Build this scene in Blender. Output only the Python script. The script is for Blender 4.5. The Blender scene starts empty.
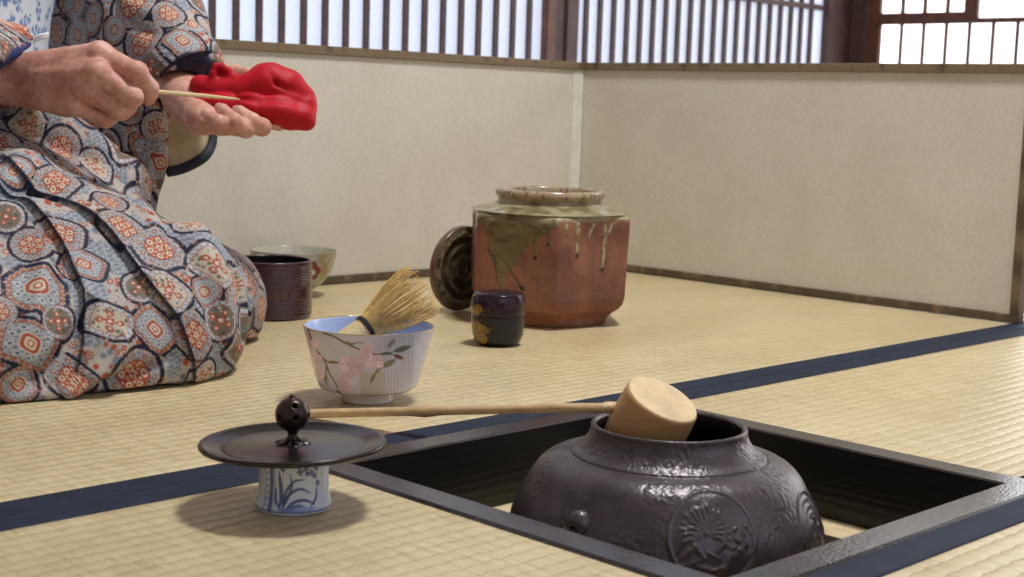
import bpy, math, random
import numpy as np
from mathutils import Vector, Matrix
PI = math.pi
C = bpy.context.scene.collection
rng = np.random.default_rng(7)
random.seed(7)

# ---------------------------------------------------------------- camera numbers (solved from the hearth frame and the mat borders)
CF, CYAW, CPIT, CROL = 1455.2635, 0.7874, 0.12485, -0.0321
CPOS = np.array([-0.67936, -0.90969, 0.28495])
FW = np.array([0.70299111, 0.70021119, -0.1245303])
RT = np.array([0.70817448, -0.70531773, 0.0318717])
DN = np.array([-0.06551651, -0.11059471, -0.99170379])

def at(x, y, dep):
    """world point seen at photo pixel (x, y) at a distance dep along the view"""
    return CPOS + dep * (FW + (x - 512) / CF * RT + (y - 288.5) / CF * DN)

# ---------------------------------------------------------------- objects
def lin(c):
    c = np.asarray(c, float) / 255.0
    return np.where(c <= 0.04045, c / 12.92, ((c + 0.055) / 1.055) ** 2.4)

def rgba(c):
    l = lin(c)
    return (float(l[0]), float(l[1]), float(l[2]), 1.0)

def mesh_obj(name, verts, faces, mat=None, parent=None, smooth=True, col=None, extra=None, attrs=None):
    verts = np.asarray(verts, float)
    me = bpy.data.meshes.new(name)
    off = np.array(parent_world(parent)) if parent is not None else np.zeros(3)
    v = (verts - off).astype(np.float32)
    if isinstance(faces, np.ndarray):
        n = faces.shape[1]
        me.vertices.add(len(v)); me.vertices.foreach_set('co', v.ravel())
        me.loops.add(faces.size); me.loops.foreach_set('vertex_index', faces.astype(np.int32).ravel())
        me.polygons.add(len(faces))
        me.polygons.foreach_set('loop_start', np.arange(0, faces.size, n, dtype=np.int32))
        me.update(calc_edges=True); me.validate()
    else:
        me.from_pydata([tuple(p) for p in v.tolist()], [], [tuple(int(i) for i in f) for f in faces])
        me.update()
    if smooth:
        me.polygons.foreach_set('use_smooth', np.ones(len(me.polygons), dtype=bool))
    if col is not None:
        a = me.color_attributes.new('Col', 'FLOAT_COLOR', 'POINT')
        cc = np.ones((len(v), 4), np.float32); cc[:, :3] = col
        a.data.foreach_set('color', cc.ravel())
    for k, arr in (attrs or {}).items():
        a = me.attributes.new(k, 'FLOAT', 'POINT'); a.data.foreach_set('value', np.asarray(arr, np.float32))
    o = bpy.data.objects.new(name, me)
    C.objects.link(o)
    if mat is not None:
        me.materials.append(mat)
    if parent is not None:
        o.parent = parent
    return o

def parent_world(o):
    p = Vector((0, 0, 0))
    while o is not None:
        p = p + o.location
        o = o.parent
    return p

def tag(o, label=None, cat=None, group=None, kind=None):
    if label: o['label'] = label
    if cat: o['category'] = cat
    if group: o['group'] = group
    if kind: o['kind'] = kind
    return o

def thing(name, label, cat, loc, group=None):
    o = bpy.data.objects.new(name, None)
    C.objects.link(o)
    o.location = [float(q) for q in loc]
    o.empty_display_size = 0.02
    return tag(o, label, cat, group)

def bevel(o, w, seg=2, ang=0.6):
    m = o.modifiers.new('bevel', 'BEVEL'); m.width = w; m.segments = seg
    m.limit_method = 'ANGLE'; m.angle_limit = ang
    return o

class MB:
    """collects boxes, prisms and tubes for ONE mesh"""
    def __init__(s): s.v = []; s.f = []
    def add(s, v, f):
        b = len(s.v); s.v += [list(map(float, p)) for p in v]; s.f += [[i + b for i in q] for q in f]; return s
    def box(s, a, b):
        x0, y0, z0 = a; x1, y1, z1 = b
        v = [(x0,y0,z0),(x1,y0,z0),(x1,y1,z0),(x0,y1,z0),(x0,y0,z1),(x1,y0,z1),(x1,y1,z1),(x0,y1,z1)]
        return s.add(v, [(3,2,1,0),(4,5,6,7),(0,1,5,4),(1,2,6,5),(2,3,7,6),(3,0,4,7)])
    def prism(s, top, bot):
        n = len(top); v = list(top) + list(bot)
        f = [tuple(range(n)), tuple(range(2*n-1, n-1, -1))]
        f += [(i, n+i, n+(i+1) % n, (i+1) % n) for i in range(n)]
        return s.add(v, f)
    def tube(s, pts, rad, n=10, cap=True, flat=None):
        v, f = tube(pts, rad, n, cap, flat); return s.add(v, f)
    def obj(s, name, mat, parent=None, smooth=False, bev=0, seg=2):
        o = mesh_obj(name, s.v, s.f, mat, parent, smooth)
        if bev: bevel(o, bev, seg)
        return o

def tube(pts, rad, n=10, cap=True, flat=None):
    """a swept tube; flat = (vector, ratio) squashes the section along a vector"""
    P = np.asarray(pts, float); m = len(P)
    R = np.full(m, rad) if np.isscalar(rad) else np.asarray(rad, float)
    T = np.gradient(P, axis=0); T /= np.linalg.norm(T, axis=1)[:, None] + 1e-12
    a = np.array([0, 0, 1.0]) if flat is None else np.asarray(flat[0], float)
    if abs(T[0] @ a) > .95: a = np.array([1.0, 0, 0])
    v = []
    u = a
    for i in range(m):
        u = u - (u @ T[i]) * T[i]; u /= np.linalg.norm(u)
        w = np.cross(T[i], u)
        k = 1.0 if flat is None else flat[1]
        for j in range(n):
            t = 2 * PI * j / n
            v.append(P[i] + R[i] * (math.cos(t) * u * k + math.sin(t) * w))
    f = [(i*n+j, i*n+(j+1) % n, (i+1)*n+(j+1) % n, (i+1)*n+j) for i in range(m-1) for j in range(n)]
    if cap:
        f += [tuple(range(n-1, -1, -1)), tuple((m-1)*n + j for j in range(n))]
    return v, f

def smooth_path(pts, n):
    """Catmull-Rom through points"""
    P = np.asarray(pts, float)
    P = np.vstack([2*P[0]-P[1], P, 2*P[-1]-P[-2]])
    out = []
    m = len(P) - 3
    for t in np.linspace(0, m - 1e-9, n):
        i = int(t); u = t - i
        a, b, c, d = P[i:i+4]
        out.append(.5*((2*b)+(-a+c)*u+(2*a-5*b+4*c-d)*u*u+(-a+3*b-3*c+d)*u**3))
    return np.array(out)

def resample(prof, n):
    """even spacing along a polyline profile"""
    P = np.asarray(prof, float)
    s = np.r_[0, np.cumsum(np.linalg.norm(np.diff(P, axis=0), axis=1))]
    t = np.linspace(0, s[-1], n)
    return np.stack([np.interp(t, s, P[:, k]) for k in range(P.shape[1])], 1)

def spin_grid(prof, n, radial=None, start=0.0):
    """surface of revolution as (verts, quads, phi, r, z); closed round. radial(phi, r, z) reshapes the radius"""
    P = np.asarray(prof, float); m = len(P)
    ph = start + np.arange(n) * 2 * PI / n
    PH = np.repeat(ph[None], m, 0); R = np.repeat(P[:, :1], n, 1); Z = np.repeat(P[:, 1:2], n, 1)
    if radial is not None: R = radial(PH, R, Z)
    V = np.stack([R*np.cos(PH), R*np.sin(PH), Z], -1).reshape(-1, 3)
    i = np.arange(m-1)[:, None] * n; j = np.arange(n)[None]
    F = np.stack([i+j, i+(j+1) % n, i+n+(j+1) % n, i+n+j], -1).reshape(-1, 4)
    return V, F, PH.ravel(), R.ravel(), Z.ravel()

# ---------------------------------------------------------------- implicit shapes (surface nets)
def surface_nets(fn, lo, hi, h, proj=2):
    lo = np.asarray(lo, float); hi = np.asarray(hi, float)
    n = np.ceil((hi - lo) / h).astype(int) + 1
    ax = [lo[k] + h * np.arange(n[k]) for k in range(3)]
    G = np.stack(np.meshgrid(*ax, indexing='ij'), -1)
    F = np.empty(tuple(n), np.float32)
    for i in range(n[0]):
        F[i] = fn(G[i].reshape(-1, 3)).reshape(n[1], n[2])
    S = F < 0
    c = np.zeros(tuple(n - 1), int)
    for dx in (0, 1):
        for dy in (0, 1):
            for dz in (0, 1):
                c += S[dx:n[0]-1+dx, dy:n[1]-1+dy, dz:n[2]-1+dz]
    act = (c > 0) & (c < 8)
    idx = -np.ones(tuple(n - 1), int)
    cells = np.argwhere(act)
    idx[act] = np.arange(len(cells))
    acc = np.zeros((len(cells), 3)); cnt = np.zeros(len(cells))
    corner = [np.array(q) for q in ((0,0,0),(1,0,0),(0,1,0),(1,1,0),(0,0,1),(1,0,1),(0,1,1),(1,1,1))]
    for a in range(8):
        for k in range(3):
            if corner[a][k]: continue
            b = corner[a].copy(); b[k] = 1
            pa = cells + corner[a]; pb = cells + b
            fa = F[pa[:,0],pa[:,1],pa[:,2]]; fb = F[pb[:,0],pb[:,1],pb[:,2]]
            m = (fa < 0) != (fb < 0)
            t = np.where(m, fa / np.where(m, fa - fb, 1), 0)
            p = pa.astype(float); p[:, k] += t
            acc[m] += p[m]; cnt[m] += 1
    V = lo + h * acc / cnt[:, None]
    quads = []
    for k in range(3):
        sl = [slice(None)]*3; sl[k] = slice(0, n[k]-1); A = S[tuple(sl)]
        sl[k] = slice(1, n[k]); B = S[tuple(sl)]
        e = np.argwhere(A != B)
        u, v = (k+1) % 3, (k+2) % 3
        ok = (e[:, u] > 0) & (e[:, v] > 0) & (e[:, u] < n[u]-1) & (e[:, v] < n[v]-1)
        e = e[ok]; inside = A[e[:,0], e[:,1], e[:,2]]
        q = []
        for du, dv in ((1,1),(0,1),(0,0),(1,0)):
            p = e.copy(); p[:, u] -= du; p[:, v] -= dv
            q.append(idx[p[:,0], p[:,1], p[:,2]])
        q = np.stack(q, 1)
        q[~inside] = q[~inside][:, ::-1]
        quads.append(q)
    Q = np.concatenate(quads)
    for _ in range(proj):           # pull the vertices on to the surface
        e = h * .25
        f0 = fn(V)
        g = np.stack([fn(V + e*np.eye(3)[k]) - fn(V - e*np.eye(3)[k]) for k in range(3)], 1) / (2*e)
        st = f0[:, None] * g / (np.sum(g*g, 1)[:, None] + 1e-6)
        L = np.linalg.norm(st, axis=1)[:, None]
        V = V - st * np.minimum(1, .6*h / (L + 1e-9))
    return V, Q

def grads(fn, V, e=1e-3):
    g = np.stack([fn(V + e*np.eye(3)[k]) - fn(V - e*np.eye(3)[k]) for k in range(3)], 1)
    return g / (np.linalg.norm(g, axis=1)[:, None] + 1e-12)

def cone(P, a, b, ra, rb):
    """round cone from a to b"""
    a = np.asarray(a, float); b = np.asarray(b, float)
    ab = b - a; t = np.clip((P - a) @ ab / (ab @ ab + 1e-12), 0, 1)
    return np.linalg.norm(P - a - t[:, None]*ab, axis=1) - (ra + (rb - ra) * t)

def ellip(P, c, rad, M=np.eye(3)):
    q = (P - np.asarray(c, float)) @ np.asarray(M).T
    rad = np.asarray(rad, float)
    k0 = np.linalg.norm(q / rad, axis=1); k1 = np.linalg.norm(q / rad**2, axis=1)
    return k0 * (k0 - 1) / (k1 + 1e-9)

def smin(a, b, k):
    h = np.maximum(k - np.abs(a - b), 0) / k
    return np.minimum(a, b) - h*h*k*.25

def smax(a, b, k): return -smin(-a, -b, k)

def vnoise(P, seed=0):
    """smooth value noise, about -1..1"""
    P = np.asarray(P, float); I = np.floor(P).astype(np.int64); f = P - I
    f = f*f*(3-2*f)
    D = P.shape[1]; out = 0
    for k in range(2**D):
        w = 1.0; h = np.full(len(P), seed*7919 + 13, np.int64)
        for d in range(D):
            b = (k >> d) & 1
            h = (h*31 + (I[:, d]+b)*[73856093, 19349663, 83492791][d]) & 0x7fffffff
            w = w*(f[:, d] if b else 1-f[:, d])
        h = (h ^ (h >> 13)) * 1274126177 & 0x7fffffff
        out = out + w*((h % 10007)/10007.0*2-1)
    return out

def rand01(i, seed=0):
    h = (np.asarray(i, np.int64)*2654435761 + seed*40503 + 12345) & 0x7fffffff
    h = ((h ^ (h >> 15)) * 2246822519) & 0x7fffffff
    return ((h ^ (h >> 13)) % 100003)/100003.0

def seg_dist(P2, pts, margin=40):
    """distance of 2-D points to a polyline, and how far along it (0..1)"""
    pts = np.asarray(pts, float); best_ = np.full(len(P2), 1e9); along_ = np.zeros(len(P2)); side_ = np.ones(len(P2))
    lo, hi = pts.min(0)-margin, pts.max(0)+margin
    sel = np.where((P2[:, 0] > lo[0]) & (P2[:, 0] < hi[0]) & (P2[:, 1] > lo[1]) & (P2[:, 1] < hi[1]))[0]
    P2 = P2[sel]
    best = np.full(len(P2), 1e9); along = np.zeros(len(P2)); side = np.zeros(len(P2))
    L = np.r_[0, np.cumsum(np.linalg.norm(np.diff(pts, axis=0), axis=1))]
    for i in range(len(pts)-1):
        a, b = pts[i], pts[i+1]; ab = b-a
        t = np.clip((P2-a) @ ab/(ab @ ab+1e-12), 0, 1)
        q = P2-a-t[:, None]*ab
        d = np.sqrt(q[:, 0]**2+q[:, 1]**2); m = d < best
        best[m] = d[m]; along[m] = ((L[i]+t*(L[i+1]-L[i]))/L[-1])[m]
        side[m] = np.sign(ab[0]*q[:, 1]-ab[1]*q[:, 0])[m]
    best_[sel] = best; along_[sel] = along; side_[sel] = side
    return best_, along_, side_

def in_poly(P2, poly):
    poly = np.asarray(poly, float); x, y = P2[:, 0], P2[:, 1]; r = np.zeros(len(P2), bool)
    j = len(poly)-1
    for i in range(len(poly)):
        xi, yi = poly[i]; xj, yj = poly[j]
        m = ((yi > y) != (yj > y)) & (x < (xj-xi)*(y-yi)/(yj-yi+1e-12)+xi)
        r ^= m; j = i
    return r

def mix(col, c, m):
    """blend colour c (0-255 sRGB) into col where m (0..1)"""
    m = np.clip(np.asarray(m, float), 0, 1)[:, None]
    return col*(1-m) + lin(c)[None]*m

def ss(e0, e1, x):
    t = np.clip((x-e0)/(e1-e0), 0, 1); return t*t*(3-2*t)

# ---------------------------------------------------------------- materials
class NT:
    def __init__(s, name):
        s.m = bpy.data.materials.new(name); s.m.use_nodes = True
        s.t = s.m.node_tree; s.n = s.t.nodes
        s.b = s.n['Principled BSDF']
    def node(s, typ, **kw):
        n = s.n.new(typ)
        for k, v in kw.items():
            if k in n.inputs.keys():
                n.inputs[k].default_value = v
            else:
                setattr(n, k, v)
        return n
    def link(s, a, b): s.t.links.new(a, b)
    def set(s, **kw):
        for k, v in kw.items(): s.b.inputs[k.replace('_', ' ')].default_value = v
        return s
    def coord(s, kind='Object', scale=(1,1,1), rot=(0,0,0)):
        c = s.node('ShaderNodeTexCoord'); mp = s.node('ShaderNodeMapping')
        mp.inputs['Scale'].default_value = scale; mp.inputs['Rotation'].default_value = rot
        s.link(c.outputs[kind], mp.inputs['Vector']); return mp.outputs['Vector']
    def math(s, op, a, b=None, c=None):
        n = s.node('ShaderNodeMath', operation=op)
        for i, q in enumerate((a, b, c)):
            if q is None: continue
            if isinstance(q, (int, float)): n.inputs[i].default_value = q
            else: s.link(q, n.inputs[i])
        return n.outputs[0]
    def noise(s, vec, scale, detail=3, rough=.55, out='Fac'):
        n = s.node('ShaderNodeTexNoise'); n.inputs['Scale'].default_value = scale
        n.inputs['Detail'].default_value = detail; n.inputs['Roughness'].default_value = rough
        if vec is not None: s.link(vec, n.inputs['Vector'])
        return n.outputs[out]
    def ramp(s, fac, stops):
        r = s.node('ShaderNodeValToRGB'); e = r.color_ramp.elements
        while len(e) < len(stops): e.new(.5)
        for q, (p, c) in zip(e, stops): q.position = p; q.color = rgba(c)
        s.link(fac, r.inputs['Fac']); return r.outputs['Color']
    def mixc(s, fac, a, b, mode='MIX'):
        n = s.node('ShaderNodeMix', data_type='RGBA', blend_type=mode)
        for i, q in ((0, fac), (6, a), (7, b)):
            if isinstance(q, (int, float)): n.inputs[i].default_value = q
            elif isinstance(q, tuple): n.inputs[i].default_value = q
            else: s.link(q, n.inputs[i])
        return n.outputs[2]
    def bump(s, h, strength=.3, dist=.001, prev=None):
        b = s.node('ShaderNodeBump'); b.inputs['Strength'].default_value = strength
        b.inputs['Distance'].default_value = dist
        s.link(h, b.inputs['Height'])
        if prev is not None: s.link(prev, b.inputs['Normal'])
        s.link(b.outputs['Normal'], s.b.inputs['Normal']); return b.outputs['Normal']
    def color(s, c):
        if isinstance(c, (tuple, list)): s.b.inputs['Base Color'].default_value = rgba(c)
        else: s.link(c, s.b.inputs['Base Color'])
        return s

def plain(name, c, rough=.5, var=.12, nscale=40, metal=0.0, bump=0, bdist=.0005, spec=.5, coat=0):
    """procedural: base colour with a little mottling and grain"""
    t = NT(name); v = t.coord()
    f = t.noise(v, nscale, 4)
    c = np.asarray(c, float)
    t.color(t.ramp(f, [(.3, np.clip(c*(1-var), 0, 255)), (.7, np.clip(c*(1+var), 0, 255))]))
    t.set(Roughness=rough, Metallic=metal, Specular_IOR_Level=spec, Coat_Weight=coat)
    if bump: t.bump(t.noise(v, nscale*3, 4), bump, bdist)
    return t.m

def painted(name, rough=.4, coat=0.0, nscale=300, bump=0, bdist=.0003, var=.08, rough_attr=None, spec=.5):
    """colour from the pattern painted on the piece, with fine grain"""
    t = NT(name); a = t.node('ShaderNodeVertexColor'); a.layer_name = 'Col'
    v = t.coord(); f = t.noise(v, nscale, 3)
    g = t.ramp(f, [(.3, (255*(1-var),)*3), (.7, (255,)*3)])
    t.color(t.mixc(1.0, a.outputs['Color'], g, 'MULTIPLY'))
    t.set(Roughness=rough, Coat_Weight=coat, Specular_IOR_Level=spec)
    if coat: t.set(Coat_Roughness=.06)
    if rough_attr:
        at_ = t.node('ShaderNodeAttribute'); at_.attribute_name = rough_attr
        t.link(at_.outputs['Fac'], t.b.inputs['Roughness'])
    if bump: t.bump(f, bump, bdist)
    return t.m

def emit(name, c, strength):
    t = NT(name); t.color(c); t.b.inputs['Emission Color'].default_value = rgba(c)
    t.b.inputs['Emission Strength'].default_value = strength; t.set(Roughness=.9)
    v = t.coord(); f = t.noise(v, 30, 3)
    t.link(t.ramp(f, [(.3, np.asarray(c)*.97), (.7, c)]), t.b.inputs['Emission Color'])
    return t.m
# ================================================================ camera
cam = bpy.data.cameras.new('camera'); camo = bpy.data.objects.new('camera', cam); C.objects.link(camo)
camo.matrix_world = Matrix(((RT[0], -DN[0], -FW[0], CPOS[0]), (RT[1], -DN[1], -FW[1], CPOS[1]),
                            (RT[2], -DN[2], -FW[2], CPOS[2]), (0, 0, 0, 1)))
cam.sensor_width = 36; cam.lens = CF / 1024 * 36; cam.clip_start = .02
cam.dof.use_dof = True; cam.dof.focus_distance = 1.36; cam.dof.aperture_fstop = 12.5
bpy.context.scene.camera = camo
sc = bpy.context.scene
sc.view_settings.view_transform = 'Standard'; sc.view_settings.look = 'None'
sc.view_settings.exposure = 0.0; sc.view_settings.gamma = 1.0; sc.view_settings.use_curve_mapping = False

# ================================================================ room shell
RW, HB = .029, .0315          # hearth rail width, mat border width
S = .424                      # hearth frame, outer side
XL, XR, YN, YB, ZC = -2.3, 3.56, -2.7, 1.80, 2.35

def m_tatami():
    t = NT('tatami_rush'); co = t.node('ShaderNodeTexCoord'); sp = t.node('ShaderNodeSeparateXYZ')
    t.link(co.outputs['Object'], sp.inputs[0]); X, Y = sp.outputs[0], sp.outputs[1]
    wob = t.noise(co.outputs['Object'], 7, 2)
    yr = t.math('ADD', t.math('DIVIDE', Y, .0152), t.math('MULTIPLY', wob, .35))
    yr = t.math('ADD', yr, t.math('MULTIPLY', t.math('SINE', t.math('MULTIPLY', X, 2*PI/.0185)), .06))
    yr = t.math('ADD', yr, t.math('MULTIPLY', t.noise(co.outputs['Object'], 90, 2), .17))
    ridge = t.math('POWER', t.math('ABSOLUTE', t.math('SINE', t.math('MULTIPLY', yr, PI))), .45)
    row = t.math('FLOOR', yr)
    stag = t.math('MULTIPLY', t.math('MODULO', row, 2.0), .5)
    xr = t.math('ADD', t.math('DIVIDE', X, .0105), stag)
    strand = t.math('POWER', t.math('ABSOLUTE', t.math('SINE', t.math('MULTIPLY', t.math('ADD', xr, t.math('MULTIPLY', t.noise(co.outputs['Object'], 55, 2), 2.2)), PI))), .35)
    fine = t.math('SINE', t.math('MULTIPLY', X, 2*PI/.0021))
    mp = t.node('ShaderNodeMapping'); mp.inputs['Scale'].default_value = (260, 26, 1); t.link(co.outputs['Object'], mp.inputs[0])
    st = t.noise(mp.outputs[0], 1, 2)
    mp2 = t.node('ShaderNodeMapping'); mp2.inputs['Scale'].default_value = (2.2, 5, 1); t.link(co.outputs['Object'], mp2.inputs[0])
    big = t.noise(mp2.outputs[0], 1.2, 3)
    c1 = t.ramp(st, [(.25, (188, 168, 131)), (.5, (211, 193, 157)), (.78, (225, 209, 177))])
    c2 = t.ramp(big, [(.3, (232, 226, 208)), (.7, (255, 252, 240))])
    c = t.mixc(1.0, c1, c2, 'MULTIPLY')
    gap = t.math('MULTIPLY', ridge, t.math('ADD', .95, t.math('MULTIPLY', strand, .05)))
    g = t.ramp(gap, [(.10, (222, 212, 196)), (.62, (255, 255, 255))])
    t.color(t.mixc(1.0, c, g, 'MULTIPLY'))
    h = t.math('ADD', t.math('MULTIPLY', ridge, t.math('ADD', .93, t.math('MULTIPLY', strand, .07))), t.math('MULTIPLY', fine, .05))
    h = t.math('ADD', h, t.math('MULTIPLY', st, .25))
    t.bump(h, .85, .0012)
    t.set(Roughness=.36, Specular_IOR_Level=.5)
    return t.m

def m_cloth_border():
    t = NT('border_cloth'); v = t.coord(scale=(1, 1, 1))
    f = t.noise(v, 60, 4)
    t.color(t.ramp(f, [(.3, (20, 27, 42)), (.7, (31, 40, 58))]))
    w = t.noise(v, 1500, 2); t.bump(w, .25, .0004); t.set(Roughness=.7, Specular_IOR_Level=.25)
    return t.m

M_TAT = m_tatami(); M_HERI = m_cloth_border()
M_PLASTER = plain('plaster', (216, 211, 202), .9, .05, 30, bump=.15)
M_SUB = plain('subfloor_wood', (120, 95, 70), .8)
M_DARKWOOD = plain('dark_stained_wood', (74, 50, 46), .55, .18, 25, bump=.1)
M_BROWNWOOD = plain('brown_wood', (98, 60, 42), .5, .15, 25, bump=.1)
M_GREYWOOD = plain('grey_brown_wood', (84, 66, 60), .6, .12, 25, bump=.1)
M_SHOJI = emit('shoji_paper', (205, 214, 234), .66)
M_SHOJI_BRIGHT = emit('sunlit_shoji_paper', (250, 251, 255), 2.5)

def struct(o, kind='structure'): o['kind'] = kind; return o

# sub floor with the hearth opening
fl = MB(); e = S - .006; z0, z1 = -.09, -.0555
for a, b in (((XL, YN, z0), (XR, -e, z1)), ((XL, -.006, z0), (XR, YB, z1)), ((XL, -e, z0), (.006, -.006, z1)), ((e, -e, z0), (XR, -.006, z1))):
    fl.box(a, b)
struct(fl.obj('floor', M_SUB))
struct(MB().box((XL, YN, ZC), (XR, YB, ZC+.05)).obj('ceiling', plain('ceiling_boards', (206, 199, 188), .8, .05, 12)))
struct(MB().box((XL, YB, -.09), (XR, YB+.05, ZC)).obj('wall_back', M_PLASTER))
struct(MB().box((XR, YN, -.09), (XR+.05, YB, ZC)).obj('wall_right', M_PLASTER))
struct(MB().box((XL-.05, YN, -.09), (XL, YB, ZC)).obj('wall_left', M_PLASTER))
struct(MB().box((XL, YN-.05, -.09), (XR, YN, ZC)).obj('wall_near', M_PLASTER))

# shoji windows along the back wall, vertical lattice in front of lit paper
def lattice_window(name, x0, x1, xs, zr):
    w = struct(MB().box((x0, 1.765, .02), (x1, 1.775, 1.72)).obj(name, M_SHOJI))
    b = MB()
    for x in xs: b.box((x-.0068, 1.754, .02), (x+.0068, 1.764, 1.70))
    struct(b.obj('window_lattice', M_DARKWOOD, w))
    f = MB(); f.box((x0, 1.72, 1.70), (x1, 1.80, 1.76)); f.box((x0, 1.72, -.055), (x1, 1.80, .02))
    for z in zr: f.box((x0, 1.752, z-.008), (x1, 1.7645, z+.008))
    struct(f.obj('window_frame', M_DARKWOOD, w))
lattice_window('window_1', -1.2, 2.082, [1.0147 + .0598*k for k in range(-37, 18)], (.98,))
lattice_window('window_2', 2.205, 3.382, [2.2473 + .0559*k for k in range(0, 20)], (.628,))
struct(MB().box((2.082, 1.742, -.055), (2.113, 1.80, ZC)).obj('trim_1', M_BROWNWOOD, bev=.003))
struct(MB().box((2.113, 1.752, -.055), (2.160, 1.80, ZC)).obj('trim_2', M_DARKWOOD, bev=.003))
struct(MB().box((2.160, 1.744, -.055), (2.205, 1.80, ZC)).obj('trim_3', M_GREYWOOD, bev=.003))
struct(MB().box((3.382, 1.742, -.055), (3.56, 1.80, ZC)).obj('trim_4', M_DARKWOOD, bev=.003))
struct(MB().box((3.515, 1.682, -.055), (3.56, 1.742, ZC)).obj('trim_5', M_GREYWOOD, bev=.003))
# bright sliding shoji on the right wall
d = struct(MB().box((3.535, -1.2, .02), (3.545, 1.681, 1.80)).obj('door_1', M_SHOJI_BRIGHT))
b = MB()
for k in range(-3, 30):
    y = 1.562 - .0783*k
    b.box((3.526, y-.005, .02), (3.534, y+.005, .59))
    if 1.34 < y < 1.62: b.box((3.526, y-.006, .60), (3.534, y+.006, 1.74))
struct(b.obj('door_lattice', M_BROWNWOOD, d))
f = MB()
f.box((3.52, 1.638, .02), (3.56, 1.682, 1.78)); f.box((3.522, 1.345, .582), (3.534, 1.64, .618))
f.box((3.52, 1.300, .59), (3.534, 1.345, 1.74)); f.box((3.512, -1.2, .582), (3.534, 1.345, .597))
f.box((3.50, -1.2, 1.74), (3.56, 1.62, 1.80)); f.box((3.50, -1.2, -.055), (3.56, 1.62, .02))
struct(f.obj('door_frame', M_BROWNWOOD, d))

# unseen paper window added behind the viewer, glowing as soft fill light
d = struct(MB().box((-1.7, YN+.02, .55), (2.2, YN+.03, 2.05)).obj('added_fill_window', emit('fill_glow_paper', (214, 226, 255), 1.05)))
b = MB()
for k in range(14): b.box((-1.7+.3*k-.01, YN+.031, .55), (-1.7+.3*k+.01, YN+.045, 2.05))
for k in range(6): b.box((-1.7, YN+.031, .55+.3*k-.01), (2.2, YN+.045, .55+.3*k+.01))
struct(b.obj('window_lattice', M_BROWNWOOD, d))  # bars over the added fill window

# ================================================================ tatami mats
def mat_thing(label, x0, x1, y0, y1, bands):
    g = .0005
    t = thing('tatami_mat', label, 'tatami mat', ((x0+x1)/2, (y0+y1)/2, -.055), 'tatami mats covering the floor')
    o = MB().box((x0+g, y0+g, -.055), (x1-g, y1-g, 0)).obj('rush_surface', M_TAT, t)
    bevel(o, .002, 2)
    for (a, b_) in bands:
        n = 60; xs = np.linspace(x0+g, x1-g, n)
        wv = vnoise(np.stack([xs*9, xs*0+b_*7], 1), 3)*.0005
        inner, outer = (b_, a) if abs(b_) > abs(a) else (a, b_)
        V = []; sec = [(0, -.002), (0, .0007), (.06, .0013), (.5, .0011), (.94, .0013), (1, .0007), (1, -.002)]
        for x, w in zip(xs, wv):
            for u, z in sec: V.append((x, a+(b_-a)*u + w*(1 if u > .5 else .4), z))
        k = len(sec)
        F = [(i*k+j, (i+1)*k+j, (i+1)*k+j+1, i*k+j+1) for i in range(n-1) for j in range(k-1)]
        F += [tuple(range(k)), tuple((n-1)*k+j for j in range(k-1, -1, -1))]
        mesh_obj('cloth_border', V, F, M_HERI, t, True)
    return t
mat_thing('tatami mat under the kneeling person and the tea jar', -2.28, 1.30, 0, .955, [(0.0006, HB), (.955-HB, .9545)])
mat_thing('narrow tatami strip under the lid rest, left of the hearth', -2.28, 0, -S, 0, [(-HB, -.0006), (-S+.0006, -S+HB)])
mat_thing('tatami strip with raised ribs to the right of the hearth', S, 2.33, -S, 0, [(-HB, -.0006), (-S+.0006, -S+HB)])
mat_thing('tatami mat in the bottom right corner, in front of the hearth', -2.28, 1.30, -1.38, -S, [(-S-HB, -S-.0006)])
mat_thing('tatami mat behind the low screen under the latticed window', -2.28, 1.30, .955, 1.75, [(.9555, .955+HB)])
mat_thing('tatami mat beyond the right end of the low screen', 1.30, 3.49, 0, .955, [(.0006, HB), (.955-HB, .9545)])
# ================================================================ hearth frame and pit
def m_lacquer_rail():
    t = NT('hearth_frame_lacquer'); v = t.coord(scale=(1, 1, 1))
    f = t.noise(v, 160, 4)
    t.color(t.ramp(f, [(.3, (38, 34, 36)), (.7, (58, 52, 54))]))
    n = t.noise(v, 460, 2, .5); t.bump(n, .50, .0006); t.set(Roughness=.10, Specular_IOR_Level=1.0)
    return t.m
def m_grain(name, c, rough, sc_, strength=.6):
    t = NT(name); v = t.coord(scale=sc_)
    w = t.node('ShaderNodeTexWave', wave_type='BANDS', bands_direction='Z'); w.inputs['Scale'].default_value = 1
    w.inputs['Distortion'].default_value = 5; w.inputs['Detail'].default_value = 3; w.inputs['Detail Scale'].default_value = 1.4
    t.link(v, w.inputs['Vector']); c = np.asarray(c, float)
    t.color(t.ramp(w.outputs['Fac'], [(.2, c*.8), (.8, c*1.15)]))
    t.bump(w.outputs['Fac'], strength, .0007); t.set(Roughness=rough)
    return t.m
M_RAIL = m_lacquer_rail()
M_INNER = m_grain('hearth_inner_wood', (6, 6, 7), .40, (5, 5, 42), .2)
hf = thing('hearth_surround', 'square black lacquered frame around the sunken hearth', 'hearth surround', (S/2, -S/2, -.063))
zt, zb, ch = .0016, -.063, .0016
O = [(0, 0), (S, 0), (S, -S), (0, -S)]; cx = S/2
def inset(d): return [(d, -d), (S-d, -d), (S-d, -S+d), (d, -S+d)]
sec = [(.0006, zb), (.0006, zt-.002), (.0026, zt), (RW-ch, zt), (RW, zt-ch*.9), (RW, zb)]
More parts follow.
